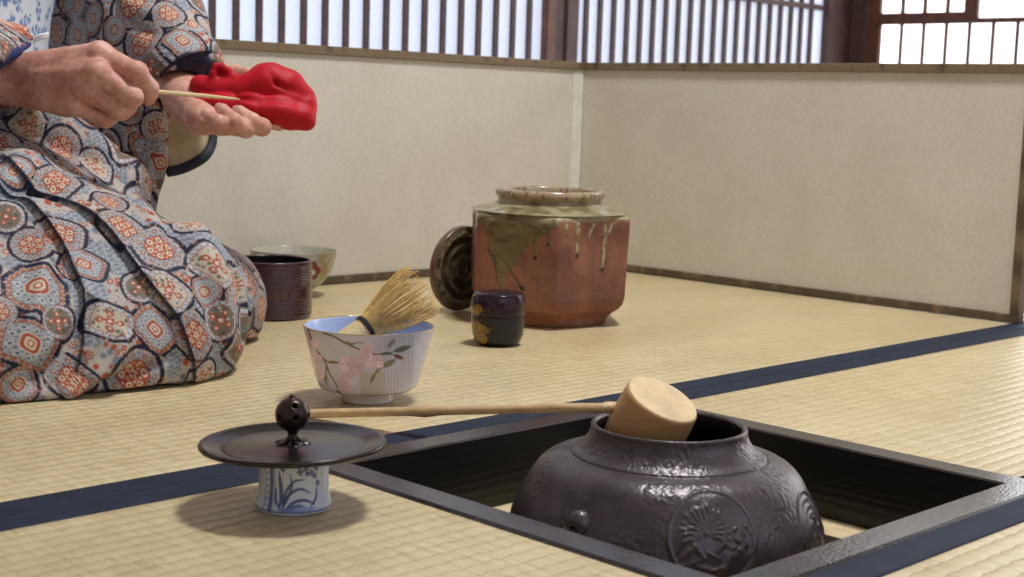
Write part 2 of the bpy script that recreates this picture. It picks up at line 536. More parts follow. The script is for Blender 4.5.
for k in range(4):
    V = []
    n = 40
    for i in range(n+1):
        u = i/n
        for d_, z in sec:
            q = inset(d_); a = np.array(q[k]); b_ = np.array(q[(k+1) % 4]); p = a+(b_-a)*(.0006+u*.9988)
            V.append((p[0], p[1], z))
    m = len(sec)
    F = [(i*m+j, i*m+(j+1) % m, (i+1)*m+(j+1) % m, (i+1)*m+j) for i in range(n) for j in range(m)]
    F += [tuple(range(m-1, -1, -1)), tuple(n*m+j for j in range(m))]
    o = mesh_obj('rail', V, F, M_RAIL, hf, False)
    o.data.materials.append(M_INNER)
    for p in o.data.polygons:
        if len(p.vertices) == 4:
            zz = [V[i][2] for i in p.vertices]; dd = p.index % m
            if dd == 4: p.material_index = 1
hp = thing('hearth_pit', 'sunken clay hearth pit with pale rim below the black frame', 'hearth', (S/2, -S/2, -.30))
M_CLAY = plain('hearth_clay', (205, 184, 142), .9, .1, 60, bump=.3)
M_ASH = plain('ash', (120, 112, 104), .95, .15, 90, bump=.6)
w = MB(); q0, q1 = inset(.0075), inset(.072)
for k in range(4):
    a, b_ = q0[k], q0[(k+1) % 4]; c_, d_ = q1[(k+1) % 4], q1[k]
    w.prism([(a[0], a[1], -.0635), (b_[0], b_[1], -.0635), (c_[0], c_[1], -.0635), (d_[0], d_[1], -.0635)],
            [(a[0], a[1], -.30), (b_[0], b_[1], -.30), (c_[0], c_[1], -.30), (d_[0], d_[1], -.30)])
w.obj('clay_wall', M_CLAY, hp)
n = 40; xs = np.linspace(.07, S-.07, n); X, Y = np.meshgrid(xs, -xs)
Z = -.215 + .012*vnoise(np.stack([X.ravel()*18, Y.ravel()*18], 1), 2)
V = np.stack([X.ravel(), Y.ravel(), Z], 1)
i = np.arange(n-1)[:, None]*n; j = np.arange(n-1)[None]
struct(mesh_obj('ash_bed', V, np.stack([i+j, i+n+j, i+n+j+1, i+j+1], -1).reshape(-1, 4), M_ASH, hp), 'stuff')
tv = MB()
for k in range(3):
    a = k*2*PI/3 + .5
    tv.tube([(S/2+.075*math.cos(a), -S/2+.075*math.sin(a), -.20), (S/2+.075*math.cos(a), -S/2+.075*math.sin(a), -.158), (S/2+.055*math.cos(a), -S/2+.055*math.sin(a), -.1525)], .006)
tv.tube([(S/2+.075*math.cos(t_), -S/2+.075*math.sin(t_), -.20) for t_ in np.linspace(0, 2*PI, 33)], .006, cap=False)
M_IRON_DARK = plain('black_iron', (28, 26, 26), .6, .15, 80, metal=.6, bump=.3)
tv.obj('trivet', M_IRON_DARK, hp, True)

# ================================================================ kettle
KC = np.array([.2060, -.2070])
def kettle():
    k = thing('iron_kettle', 'dark brown cast iron tea kettle with a raised flower medallion, set in the hearth', 'kettle', (KC[0], KC[1], -.146))
    out = [(.0572, .0385), (.0584, .0402), (.0604, .0404), (.0613, .0390), (.0613, .0362), (.0622, .0325), (.0648, .0275), (.0700, .0220), (.0762, .0184),
           (.0771, .0176), (.0778, .0173), (.0800, .0168), (.0900, .0142), (.0990, .0092), (.1070, .0012), (.1135, -.0080), (.1190, -.0178), (.1234, -.0280),
           (.1262, -.0385), (.1279, -.0490), (.1284, -.0590), (.1274, -.0700), (.1245, -.0810), (.1180, -.0910), (.1240, -.0945), (.1250, -.0965), (.1170, -.0985),
           (.1080, -.1120), (.0940, -.1260), (.0700, -.1390), (.0400, -.1445), (.0, -.146)]
    inn = [(.0572, .0385), (.0570, .0340), (.0600, .0280), (.0650, .0215), (.0750, .0160), (.0900, .0085), (.1040, -.006), (.1150, -.025), (.1200, -.05), (.119, -.075), (.109, -.10), (.085, -.125), (.04, -.138), (0, -.139)]
    n = 900
    P = resample(np.vstack([smooth_path(out[:26], 500), np.array(out[26:])]), 420)
    P[:, 0] = np.where(P[:, 1] < .012, P[:, 0]*(1-.022*ss(.012, -.01, P[:, 1])), P[:, 0])
    # keep the groove crisp
    V, F, ph, r, z = spin_grid(P, n)
    view = math.atan2(-FW[1], -FW[0])
    N = np.zeros_like(V)
    dP = np.gradient(P, axis=0); dP /= np.linalg.norm(dP, axis=1)[:, None]+1e-12
    nr, nz = -dP[:, 1], dP[:, 0]
    sgn = np.sign(np.sum((P-np.array([.0, -.05]))*np.stack([nr, nz], 1), 1)); sgn[:] = -1 if sgn[100] < 0 else 1
    nr, nz = np.repeat(nr*sgn, n), np.repeat(nz*sgn, n)
    N = np.stack([nr*np.cos(ph), nr*np.sin(ph), nz], 1)
    arc = np.repeat(np.r_[0, np.cumsum(np.linalg.norm(np.diff(P, axis=0), axis=1))], n)
    D = np.zeros(len(V))
    # groove under the neck
    D -= .0009*np.exp(-((arc-arc[np.argmin(np.abs(r-.0775)+np.abs(z-.0174)*2)])/.0008)**2)
    def loc(angle, zc):
        dphi = (ph-angle+PI) % (2*PI)-PI
        m = np.argmin(np.abs(P[:, 1]-zc)+(P[:, 0] < .08)*9+(np.arange(len(P)) > 330)*9); a0 = arc[m*n]
        return dphi*.121, -(arc-a0), np.abs(dphi) < 1.2
    def medallion(angle, zc, R, full):
        u, v, ok = loc(angle, zc)
        rho = np.hypot(u, v)
        m = ok & (rho < R*1.15)
        d_ = .0011*np.exp(-((rho-R)/.0011)**2)
        if full:
            # chrysanthemum: rings of petals
            cu, cv = -.006, .002
            th = np.arctan2(v-cv, u-cu); q = np.hypot(u-cu, v-cv)
            fan = ss(-.75, -.35, np.sin(th))
            for rad, cnt, hgt, wd, o_ in ((.0062, 13, .0010, .0028, .4), (.0115, 19, .0013, .0032, 1.1), (.0172, 23, .0012, .0030, .2)):
                wob = .0016*vnoise(np.stack([u*260, v*260], 1), 8)
                d_ = d_ + hgt*fan*np.exp(-((q+wob-rad)/wd)**2)*(.25+.75*np.abs(np.cos(th*cnt/2+o_+wob*500)))
            d_ = d_ + .0012*np.exp(-(q/.0025)**2)
            # leaves and stems below
            for (a, b_, L, wd, ang) in ((-.024, -.004, .009, .0026, 1.2), (-.020, -.012, .008, .0026, .7), (-.016, -.019, .008, .0025, .4), (-.008, -.023, .008, .0026, -.2), (.001, -.024, .007, .0024, .3), (-.012, -.011, .007, .0024, 2.2), (.008, -.020, .007, .0024, 1.0), (-.002, -.014, .006, .002, -.5), (.004,-.009,.006,.002,.8)):
                ca, sa = math.cos(ang), math.sin(ang)
                x = ((u-a)*ca+(v-b_)*sa)/L; y = (-(u-a)*sa+(v-b_)*ca)/wd
                d_ = d_ + .0013*np.exp(-(x*x+y*y)**2)*(.6+.4*np.cos(y*3))
            # a small bird-like scroll on the right
            for (a, b_, rr) in ((.020, .000, .0045), (.0215, -.008, .0035), (.016, -.012, .003)):
                qq = np.hypot(u-a, v-b_); d_ = d_ + .0013*np.exp(-((qq-rr)/.0012)**2)*(.5+.5*np.cos(3*np.arctan2(v-b_, u-a)))
            d_ = d_ + .0011*np.exp(-((np.hypot(u-.018, v+.005)-.014)/.0011)**2)*(np.abs(np.arctan2(v+.005, u-.018)) < .9)
            d_ = d_ + .0009*np.exp(-(np.hypot(u+.025, v+.021)/.0016)**2)
        else:
            for rad in (.024, .018, .0125):
                d_ = d_ + .0008*np.exp(-((rho-rad)/.0011)**2)*(.55+.45*np.cos(4*np.arctan2(v, u)))
            for a in range(5):
                qq = np.hypot(u-.009*math.cos(a*1.2566), v-.009*math.sin(a*1.2566)); d_ = d_ + .0012*np.exp(-(qq/.0028)**2)
        D[m] += d_[m]
        return m & (rho < R*.98)
    inside = medallion(view+.20, -.0150, .0345, True)
    inside |= medallion(view+1.16, -.026, .0300, False)
    medallion(view+2.6, -.03, .031, True); medallion(view-2.3, -.03, .031, False)
    # cast skin: hammered patches and fine sand texture
    Q = V*1000
    pt = ss(-.15, .35, vnoise(Q/26, 5)+.25*vnoise(Q/9, 6)) * (z > -.09)
    pt = np.maximum(pt, .9*ss(.5, .05, np.abs(((ph-view-.05+PI) % (2*PI))-PI))*(z > -.035))
    rip = vnoise(Q*np.array([.42, .42, .36]), 9)
    D += np.where(inside, .25, 1.0)*pt*.00042*rip
    D += .00012*vnoise(Q*1.3, 11)
    V2 = V + N*D[:, None] + np.array([KC[0], KC[1], 0])
    t = NT('cast_iron'); vv = t.coord()
    f = t.noise(vv, 35, 5)
    t.color(t.ramp(f, [(.3, (58, 48, 50)), (.55, (78, 66, 68)), (.8, (93, 80, 79))]))
    t.set(Metallic=.3, Roughness=.35, Specular_IOR_Level=.6)
    t.bump(t.noise(vv, 900, 3), .25, .0004)
    mesh_obj('body', V2, F, t.m, k)
    V, F, *_ = spin_grid(resample(inn, 80), 128)
    mesh_obj('inner_wall', V+np.array([KC[0], KC[1], 0]), F[:, ::-1].copy(), plain('iron_inside', (40, 38, 38), .5, .15, 60, metal=.3), k)
    # ring lugs on both sides
    for ang in (view-.69, view-.69+PI):
        zc = -.019; rc = .1150
        c_ = np.array([KC[0]+rc*math.cos(ang), KC[1]+rc*math.sin(ang), zc])
        o_ = np.array([math.cos(ang), math.sin(ang), 0]); s_ = np.array([-math.sin(ang), math.cos(ang), 0]); u_ = np.array([0, 0, 1.0])
        def fn(Pq):
            q = np.stack([(Pq-c_) @ o_, (Pq-c_) @ s_, (Pq-c_) @ u_], 1)
            dm = ellip(q, (-.002, 0, 0), (.0095, .0105, .0125))
            hollow = ellip(q, (.009, .0, -.0075), (.0100, .0074, .0100))
            thr = cone(q, (.001, -.03, -.004), (.001, .03, -.004), .0032, .0032)
            bead = ellip(q, (.0045, -.0065, -.0045), (.0042, .0042, .0042))
            d_ = smax(dm, -hollow, .002); d_ = smax(d_, -thr, .0015)
            return smin(d_, bead, .002)
        v, fq = surface_nets(fn, c_-.017, c_+.017, .0008)
        mesh_obj('ring_lug', v, fq, M_IRON_DARK if False else t.m, k)
    return k
kettle()

# ================================================================ bamboo ladle resting in the kettle mouth
def m_bamboo(name, c, rough=.42, stretch=(1, 1, 1), var=.1):
    t = NT(name); v = t.coord(scale=stretch); f = t.noise(v, 1, 4)
    c = np.asarray(c, float)
    t.color(t.ramp(f, [(.3, np.clip(c*(1-var), 0, 255)), (.7, np.clip(c*(1+var), 0, 255))])); t.set(Roughness=rough)
    t.bump(f, .1, .0003); return t.m
def ladle():
    fc = at(662.5, 400, 1.138)                       # centre of the closed end
    N = .385*RT - .825*DN - .415*FW; N /= np.linalg.norm(N)
    tip = at(308, 411.5, 1.31); tip[2] = .0042
    L = thing('bamboo_ladle', 'bamboo water ladle lying in the kettle mouth, long handle on the mat', 'ladle', fc - N*.05)
    R, Hh = .0300, .050
    prof = [(0, -.0012), (R-.003, -.0012), (R-.0010, -.0010), (R-.0003, -.0003), (R, .0006), (R+.0008, .012), (R+.0010, .03), (R, Hh), (R-.0028, Hh), (R-.0028, .006), (0, .004)]
    V, F, ph, r, z = spin_grid(resample(prof, 60), 72)
    a = np.cross(N, FW); a /= np.linalg.norm(a); b_ = np.cross(N, a)
    M = np.stack([a, b_, -N], 0)
    # shallow dish inside the bright end: end face slightly recessed
    W = V @ M + fc
    t = NT('bamboo_cup'); co = t.node('ShaderNodeTexCoord'); t.link
    o = mesh_obj('cup', W, F[:, ::-1].copy(), m_bamboo('bamboo_cup_side', (184, 140, 92), .40, (14, 14, 90), .09), L)
    bpy.data.materials.remove(t.m)
    o.data.materials.append(m_bamboo('bamboo_cup_end', (214, 186, 142), .55, (60, 60, 60), .07))
    zz = z[F].mean(1); rr = r[F].mean(1)
    o.data.polygons.foreach_set('material_index', ((zz < -.0004) & (rr < R-.0004)).astype(np.int32))
    o.data.update()
    # handle
    start = at(636, 405.5, 1.160); entry = at(608, 407.4, 1.150)
    p1 = at(598, 407.9, 1.151)
    pts = smooth_path([start, entry, p1, at(560, 408.0, 1.168), at(500, 409.3, 1.203), at(425, 411.0, 1.246), tip], 90)
    s = np.linspace(0, 1, 90)
    rad = .0050 + .0004*s
    nd = np.argmin(np.abs(pts @ RT - at(425, 411, 1.246) @ RT))
    rad = rad + .0019*np.exp(-((np.arange(90)-nd)/1.5)**2) + .0012*np.exp(-((np.arange(90)-14)/5.0)**2)
    v, fq = tube(pts, rad, 14, True, (np.array([0, 0, 1.0]), .74))
    mesh_obj('handle', v, fq, m_bamboo('bamboo_handle', (198, 164, 122), .42, (40, 40, 300), .09), L)
    return L
ladle()

# ================================================================ kettle lid on its porcelain rest
def lid_and_rest():
    B = np.array([-.0775, -.1000, 0])
    T = thing('lid_rest', 'small blue and white porcelain stand holding up the kettle lid', 'lid rest', B)
    prof = [(.0190, .0030), (.0255, .0004), (.0268, .0012), (.0268, .0040), (.0256, .0085), (.0247, .0150), (.0243, .0220), (.0244, .0290), (.0249, .0355), (.0254, .0400), (.0246, .0408), (.0225, .0405), (.0215, .0300), (.0210, .0120), (.0205, .0035), (.0190, .0030)]
    n = 420
    prof = [(a, b_*.905) for a, b_ in prof]
    V, F, ph, r, z = spin_grid(resample(prof, 220), n)
    view = math.atan2(-FW[1], -FW[0]); dphi = (ph-view+PI) % (2*PI)-PI
    u = dphi*25.0; v = z*1105                      # millimetres round the wall and up it
    P2 = np.stack([u, v], 1); outer = r > .0232
    col = np.tile(lin((206, 212, 218)), (len(V), 1))
    blue, pale = (26, 48, 118), (88, 118, 178)
    def stroke(pts, w, c=blue, a=.92, taper=True):
        nonlocal col
        d_, al, _ = seg_dist(P2, smooth_path(np.array(pts, float), 24)); ww = 1.35*w*(np.sin(PI*np.clip(al, .03, .97))**.5 if taper else 1)
        col = mix(col, c, a*ss(.35, -.35, d_-ww)*outer)
    for sgn_, off in ((1, 0), (1, 78.5)):
        for q in (2.6, 3.6): stroke([(-40+off, q), (40+off, q)], .35, blue, .8, False)
        stroke([(-40+off, 38), (40+off, 38)], .5, blue, .7, False)
        o_ = off
        # bands on the left
        stroke([(-19+o_, 4), (-18.6+o_, 38)], .35, blue, .9, False); stroke([(-13+o_, 4), (-13+o_, 38)], 1.3, blue, .9, False)
        stroke([(-10+o_, 4), (-10.4+o_, 38)], .3, blue, .8, False)
        for q in range(6, 38, 5): stroke([(-17.5+o_, q), (-15.6+o_, q+2.2)], .9, pale, .8)
        # orchid leaves and rocks
        for pts, w_ in (([(-6, 5), (-5, 16), (-7, 34)], 1.2), ([(-4, 5), (0, 16), (8, 21), (16, 17)], .9), ([(-4, 5), (-2, 18), (4, 27), (12, 28)], .8), ([(-3, 4), (4, 11), (12, 12), (19, 8)], .9),
                        ([(-5, 5), (-9, 12), (-9, 22)], .8), ([(-4, 5), (2, 22), (1, 33)], .7), ([(-2, 5), (6, 8), (12, 7)], 1.0), ([(14, 5), (20, 13), (21, 22)], .8)):
            stroke([(a+o_, b_) for a, b_ in pts], w_)
        for a, b_, w_ in ((8, 34, 2.6), (12, 36, 2.6), (16, 33, 2.4), (19, 30, 2.2), (20, 36, 2.4), (22, 24, 2), (13, 32, 1.6), (-4, 36, 1.8)):
            stroke([(a-1.4+o_, b_), (a+1.4+o_, b_+.8)], w_, blue, .85)
        stroke([(-8+o_, 5.5), (20+o_, 5.5)], 1.3, pale, .8)
    mesh_obj('porcelain_ring', V+B, F, painted('blue_white_porcelain', .14, .4, var=.03), T, col=col)
    # lid
    ztop = .0370
    c0 = B + np.array([0, 0, ztop]) + RT*-.0008
    K = thing('kettle_lid', 'round dark bronze kettle lid with a ball knob, propped on the porcelain stand', 'kettle lid', c0)
    prof = [(0, .0), (.030, .0), (.048, .0012), (.0575, .0040), (.0625, .0052), (.0652, .0066), (.0656, .0080), (.0648, .0093), (.0628, .0096), (.0606, .0090), (.0575, .0078),
            (.0520, .0062), (.0500, .0056), (.0490, .0060), (.0400, .0062), (.0250, .0070), (.0120, .0078), (0, .0080)]
    tilt = Matrix.Rotation(math.radians(-1.6), 3, Vector(FW)) @ Matrix.Identity(3)
    tm = np.array(tilt)
    V, F, *_ = spin_grid(resample(prof, 120), 160)
    t = NT('patinated_bronze'); vv = t.coord(); f = t.noise(vv, 60, 4)
    t.color(t.ramp(f, [(.3, (40, 33, 31)), (.7, (58, 49, 45))])); t.set(Metallic=.6, Roughness=.2)
    t.bump(t.noise(vv, 500, 2), .08, .0003)
    off = np.array([0, 0, .0010])
    mesh_obj('plate', V @ tm.T + c0 + off, F, t.m, K)
    # flower shaped seat of the knob
    def rad(PH, R, Z): return R*(1+.16*np.cos(6*PH)*(R > .004))
    V, F, *_ = spin_grid(resample([(0, .0068), (.0115, .0066), (.0120, .0080), (.0095, .0094), (.0045, .0108), (.0032, .0140), (.0034, .0170), (0, .0175)], 40), 96, rad)
    kb = mesh_obj('knob_seat', V @ tm.T + c0 + off, F, t.m, K)
    # pierced ball
    cb = np.array([0, 0, .0282])
    dirs = []
    for k in range(6):
        a = k*PI/3 + .35 + math.atan2(-FW[1], -FW[0]); dirs.append((math.cos(a), math.sin(a), -.05))
    for k in range(3):
        a = k*2*PI/3 + .1; dirs.append((math.cos(a)*.72, math.sin(a)*.72, .62))
    def fn(P):
        q = P - cb
        d_ = ellip(q, (0, 0, 0), (.0122, .0122, .0121))
        d_ = np.maximum(d_, -(np.linalg.norm(q, axis=1)-.0092))
        for dv in dirs:
            dv = np.array(dv)/np.linalg.norm(dv); s_ = q @ dv
            side = np.linalg.norm(q - s_[:, None]*dv, axis=1)
            d_ = smax(d_, -np.where(s_ > 0, side-.0019, 1), .0014)
        d_ = smin(d_, cone(q, (0, 0, .0105), (0, 0, .0118), .0042, .0026), .0012)
        d_ = smin(d_, cone(q, (0, 0, -.0135), (0, 0, -.0105), .0034, .0044), .002)
        return d_
    v, fq = surface_nets(fn, cb-.0165, cb+.0175, .00055)
    t2 = NT('knob_bronze'); vv = t2.coord(); f = t2.noise(vv, 120, 3)
    t2.color(t2.ramp(f, [(.3, (40, 27, 24)), (.7, (62, 43, 38))])); t2.set(Metallic=.5, Roughness=.25)
    mesh_obj('knob', v @ tm.T + c0 + off, fq, t2.m, K)
lid_and_rest()
# ================================================================ low folding screen
def screen():
    T = thing('folding_screen', 'low two-panel beige paper folding screen with brown wooden frame', 'folding screen', (1.281, .873, 0))
    t = NT('screen_paper'); v = t.coord(); f = t.noise(v, 9, 4); g = t.noise(v, 160, 3)
    c = t.ramp(f, [(.3, (206, 197, 178)), (.7, (214, 206, 188))])
    t.color(t.mixc(1.0, c, t.ramp(g, [(.3, (244, 244, 244)), (.7, (255, 255, 255))]), 'MULTIPLY')); t.set(Roughness=.85); t.bump(g, .15, .0004)
    fr = m_grain('screen_frame_wood', (104, 86, 62), .5, (30, 30, 4), .05)
    top, fh = .366, .0135
    # left panel: along x, front face at y = .873 ; right panel: along y, front face at x = 1.281
    MB().box((.33, .8765, .006), (1.2735, .888, top-.004)).obj('left_paper_panel', t.m, T)
    MB().box((1.2785, .035, .006), (1.290, .8745, top-.004)).obj('right_paper_panel', t.m, T)
    a = MB(); a.box((.318, .8715, .0014), (1.2735, .890, fh)); a.box((.318, .8715, top-fh), (1.2735, .890, top)); a.box((.318, .8712, fh), (.331, .8902, top-fh))
    tag(a.obj('frame', fr, T, bev=.0012), 'brown frame of the left panel')
    a = MB(); a.box((1.2735, .023, .0014), (1.292, .8735, fh)); a.box((1.2735, .023, top-fh), (1.292, .8735, top)); a.box((1.2732, .023, fh), (1.2923, .0368, top-fh))
    tag(a.obj('frame', fr, T, bev=.0012), 'brown frame of the right panel')
    MB().box((1.252, .8755, fh), (1.2783, .8766, top-fh)).obj('hinge_strip', plain('hinge_paper', (214, 212, 196), .85, .04, 40), T)
    return T
screen()

def elev(V, base, ph, r, z):
    """front elevation of a round piece: millimetres to the right of its axis and up, plus which side it is on"""
    q = V - np.asarray(base)
    rh = RT.copy(); rh[2] = 0; rh /= np.linalg.norm(rh)
    fh = FW.copy(); fh[2] = 0; fh /= np.linalg.norm(fh)
    X = q @ rh * 1000; Y = q @ fh * 1000
    return X, q[:, 2]*1000, Y < 0

# ================================================================ hexagonal water jar with run glaze
JB = np.array([.7372, .4350, 0])
def water_jar():
    T = thing('water_jar', 'hexagonal terracotta water jar with green ash glaze running down its shoulder', 'water jar', JB)
    R0 = .1205
    # corner radius, height, hexagon amount
    out = [(.0, .0035), (.070, .0035, ), (.0850, .0000), (.0900, .0012), (.0925, .0060), (.0945, .0110), (.1000, .0165), (.1090, .0220), (.1155, .0290), (.1182, .0390), (.1190, .0650), (.1195, .0950),
           (.1200, .1200), (.1208, .1330), (.1203, .1378), (.1180, .1420), (.1120, .1452), (.0980, .1485), (.0860, .1515), (.0760, .1540), (.0720, .1560), (.0712, .1590), (.0722, .1618), (.0745, .1640), (.0756, .1668),
           (.0752, .1700), (.0738, .1722), (.0712, .1735), (.0690, .1732), (.0672, .1715), (.0660, .1670), (.0658, .158), (.070, .150), (.098, .141), (.106, .13), (.106, .06), (.09, .03), (.05, .02), (0, .019)]
    out = [(a*.968, b*1.015 if b > .13 else b) for a, b in out]
    P = resample(out, 460)
    view = math.atan2(-FW[1], -FW[0]); corner = view + math.radians(5)
    def rad(PH, R, Z):
        a = ((PH-corner+PI/6) % (PI/3)) - PI/6             # 0 at a corner
        a = np.abs(a)
        flat = math.cos(PI/6)/np.cos(PI/6 - a)
        flat = 1-(1-flat)                                    # corner = 1, face centre = .866
        rnd = .945 + (.866-.945)*(a/(PI/6))**2*0
        hexr = -np.logaddexp(-flat*60, -np.full_like(flat, .985)*60)/60
        k = ss(.1490, .1440, Z)*ss(-.004, .016, Z)
        k = k*np.where(R < .04, 0, 1)
        circ = np.where(Z > .147, 1.0, .93)
        foot = np.where(Z < .02, .93, 1)
        wob = 1+.006*np.sin(PH*2+1+Z*30)+.004*np.sin(PH*5+Z*60)
        return R*(hexr*k + circ*(1-k))*wob
    n = 900
    V, F, ph, r, z = spin_grid(P, n, rad)
    arc = np.repeat(np.arange(len(P)), n)
    outer = arc < 400
    X, Z, front = elev(V, (0, 0, 0), ph, r, z)
    Q = V*1000
    clay = np.tile(lin((150, 98, 73)), (len(V), 1))
    n1 = vnoise(Q/32, 4); n2 = vnoise(Q/11, 5); n3 = vnoise(Q/3.0, 6); n4 = vnoise(Q/np.array([9, 9, 30]), 14)
    clay = mix(clay, (112, 66, 54), .8*ss(.0, .6, n1)); clay = mix(clay, (160, 106, 80), .6*ss(.1, .7, -n1))
    clay = mix(clay, (112, 66, 56), .4*ss(.2, .8, n2)); clay = mix(clay, (170, 114, 88), .3*ss(.25, .8, n3))
    clay = mix(clay, (122, 78, 68), .5*ss(.1, .7, n4))
    clay = mix(clay, (160, 92, 54), .5*ss(45, 10, Z)*ss(-.3, .5, n2))
    # glaze mask in front elevation; pixel helpers of the reference crop -> millimetres
    def mm(x, y):
        px = 460+x/3.394; py = 170+y/3.394
        return ((px-551.5)/.768, 142.6-(py-214)*1.285)
    def poly(pts): return [mm(*p) for p in pts]
    P2 = np.stack([X, Z], 1)
    nse = n2*2.2+n3*1.2
    P2w = P2+np.stack([nse*.8, nse*.5], 1)
    G = np.zeros(len(V))
    shoulder = 141.5+2.5*n2+1.6*n3
    G = np.maximum(G, ss(-1, 2.0, Z-shoulder))
    left = poly([(46, 120), (58, 160), (96, 185), (102, 245), (112, 290), (130, 330), (136, 365), (143, 396), (152, 388), (163, 352), (180, 325), (205, 300), (222, 268), (240, 240), (262, 222), (282, 205), (305, 185), (330, 165), (330, 120)])
    inside = in_poly(P2w, left) & front
    d_, _, _ = seg_dist(P2w, left+[left[0]])
    G = np.maximum(G, np.where(front, ss(-1.2, 1.2, np.where(inside, d_, -d_)), 0))
    drops = []
    def drip(pts, w, bead):
        nonlocal G
        p = smooth_path(poly(pts), 14); d_, al, _ = seg_dist(P2, p)
        G = np.maximum(G, np.where(front, ss(.8, -.8, d_-w*(1-.35*al)), 0)); drops.append((p[-1], bead))
    drip([(262, 215), (261, 280)], 2.6, 2.9); drip([(304, 190), (303, 232)], 1.8, 2.4); drip([(402, 165), (400, 215), (400, 268)], 2.9, 2.4)
    drip([(492, 170), (494, 230), (490, 318)], 2.5, 2.4); drip([(455, 165), (440, 195), (438, 210)], 2.2, 0); drip([(520, 165), (505, 195), (480, 205)], 2.2, 0)
    drip([(362, 165), (360, 200)], 2.6, 0); drip([(142, 285), (160, 305), (190, 345), (222, 388)], 1.0, 3.0); drip([(60, 150), (62, 195)], 2.0, 2.0)
    back = (~front) & (Z > 140-22*np.abs(np.sin(ph*5))**3*(.5+.5*np.sin(ph*3+1)))
    G = np.maximum(G, back*1.0); G = G*outer
    gl = np.tile(lin((122, 106, 70)), (len(V), 1))
    gl = mix(gl, (92, 76, 46), .8*ss(0, .7, vnoise(Q/7, 21))); gl = mix(gl, (146, 130, 92), .5*ss(-.2, .7, vnoise(Q/18, 22)))
    gl = mix(gl, (176, 166, 128), .75*ss(-.6, .5, vnoise(Q/12, 23))*ss(134, 146, Z)); gl = mix(gl, (186, 160, 128), .7*ss(160, 168, Z))
    gl = mix(gl, (122, 78, 52), .7*ss(.25, .6, vnoise(Q/4, 24))*ss(158, 166, Z))
    gl = mix(gl, (188, 178, 140), .7*(X > 5)*(Z < 146)*ss(-.4, .3, vnoise(Q/5, 25)))
    col = clay*(1-G[:, None]) + gl*G[:, None]
    # dark iron rims where the glaze stopped
    edge = np.exp(-((G-.45)/.22)**2)*(Z < 140)*front
    col = mix(col, (58, 34, 22), edge*.55)
    for pts in ([(60, 190), (66, 166), (100, 153), (150, 150), (205, 160), (262, 180), (300, 206)], [(140, 280), (165, 310), (195, 350), (220, 385)], [(104, 262), (128, 305), (134, 360)]):
        d_, al, _ = seg_dist(P2, smooth_path(poly(pts), 30)); col = mix(col, (46, 32, 24), .85*ss(1.1, .3, d_)*front*outer)
    bump = G*.0006
    for p, b in drops:
        if b:
            q = np.hypot(X-p[0], (Z-p[1])*.8); m = np.where(front & outer, ss(b+.7, b-.7, q), 0); col = mix(col, (40, 22, 16), m*.9); bump = np.maximum(bump, m*.0016); G = np.maximum(G, m)
    dr = np.stack([np.cos(ph), np.sin(ph), 0*ph], 1)
    tool = .0004*n1+.00022*n2 - .0006*np.exp(-((Z-68-3*n1)/2.5)**2)*front*0
    V2 = V+dr*(bump+tool*outer)[:, None]
    col = np.where((arc >= 395)[:, None], lin((150, 84, 60))[None], col)
    rough = .62-.46*G
    m = painted('ash_glazed_clay', nscale=220, bump=.25, bdist=.0005, var=.07, rough_attr='Rough')
    mesh_obj('body', V2+JB, F, m, T, col=col, attrs={'Rough': rough})
    return T
water_jar()

# ================================================================ jar lid, leaning on the jar
def jar_lid():
    Nn = .74*RT - .64*FW + .16*DN; Nn /= np.linalg.norm(Nn)
    R = .0580
    up = np.array([0, 0, 1.0]); e2 = up-(up @ Nn)*Nn; e2 /= np.linalg.norm(e2)
    e1 = np.cross(e2, Nn)
    c0 = at(461.5, 275, 2.013)
    low = c0[2]-R*e2[2]
    c0 = c0 + np.array([0, 0, -low+.0025])
    T = thing('jar_lid', 'round greenish brown ceramic lid standing on edge against the jar', 'jar lid', (c0[0], c0[1], 0))
    prof = [(0, .0030), (.004, .0042), (.008, .0030), (.0125, .0026), (.0150, .0046), (.0180, .0030), (.0240, .0020), (.0285, .0032), (.0320, .0052), (.0355, .0036), (.0400, .0024), (.0445, .0040), (.0475, .0068), (.0510, .0060), (.0545, .0052), (.0575, .0050), (.0590, .0035), (.0594, .0005),
            (.0590, -.0040), (.0570, -.0062), (.0500, -.0072), (.0300, -.0085), (.0, -.0090)]
    def rad(PH, Rr, Z): return Rr*(1+.006*np.sin(3*PH)+.004*np.sin(7*PH+2))
    V, F, ph, r, z = spin_grid(resample(prof, 170), 300, rad)
    Q = V*1000
    col = np.tile(lin((64, 55, 40)), (len(V), 1)); n1 = vnoise(Q/9, 31); n2 = vnoise(Q/3, 32)
    col = mix(col, (98, 88, 66), .8*ss(-.1, .6, n1)); col = mix(col, (40, 34, 24), .6*ss(.1, .7, n2))
    col = mix(col, (150, 134, 104), .75*ss(.0035, .0062, z)*(r > .02)*ss(-.7, .3, n2)); col = mix(col, (112, 78, 54), .9*(r > .0575)*ss(.0046, .0030, z))
    W = V[:, :1]*e1 + V[:, 1:2]*e2 + V[:, 2:3]*Nn + c0
    mesh_obj('disc', W, F, painted('lid_glaze', .28, .2, 200, .2, .0004), T, col=col)
    W2 = []; 
    v, f = tube([c0-Nn*.008, c0-Nn*.016, c0-Nn*.0185], [.010, .0095, .012], 20)
    mesh_obj('knob', v, f, plain('lid_knob_glaze', (72, 60, 42), .3, .2, 90), T)
    return T
jar_lid()

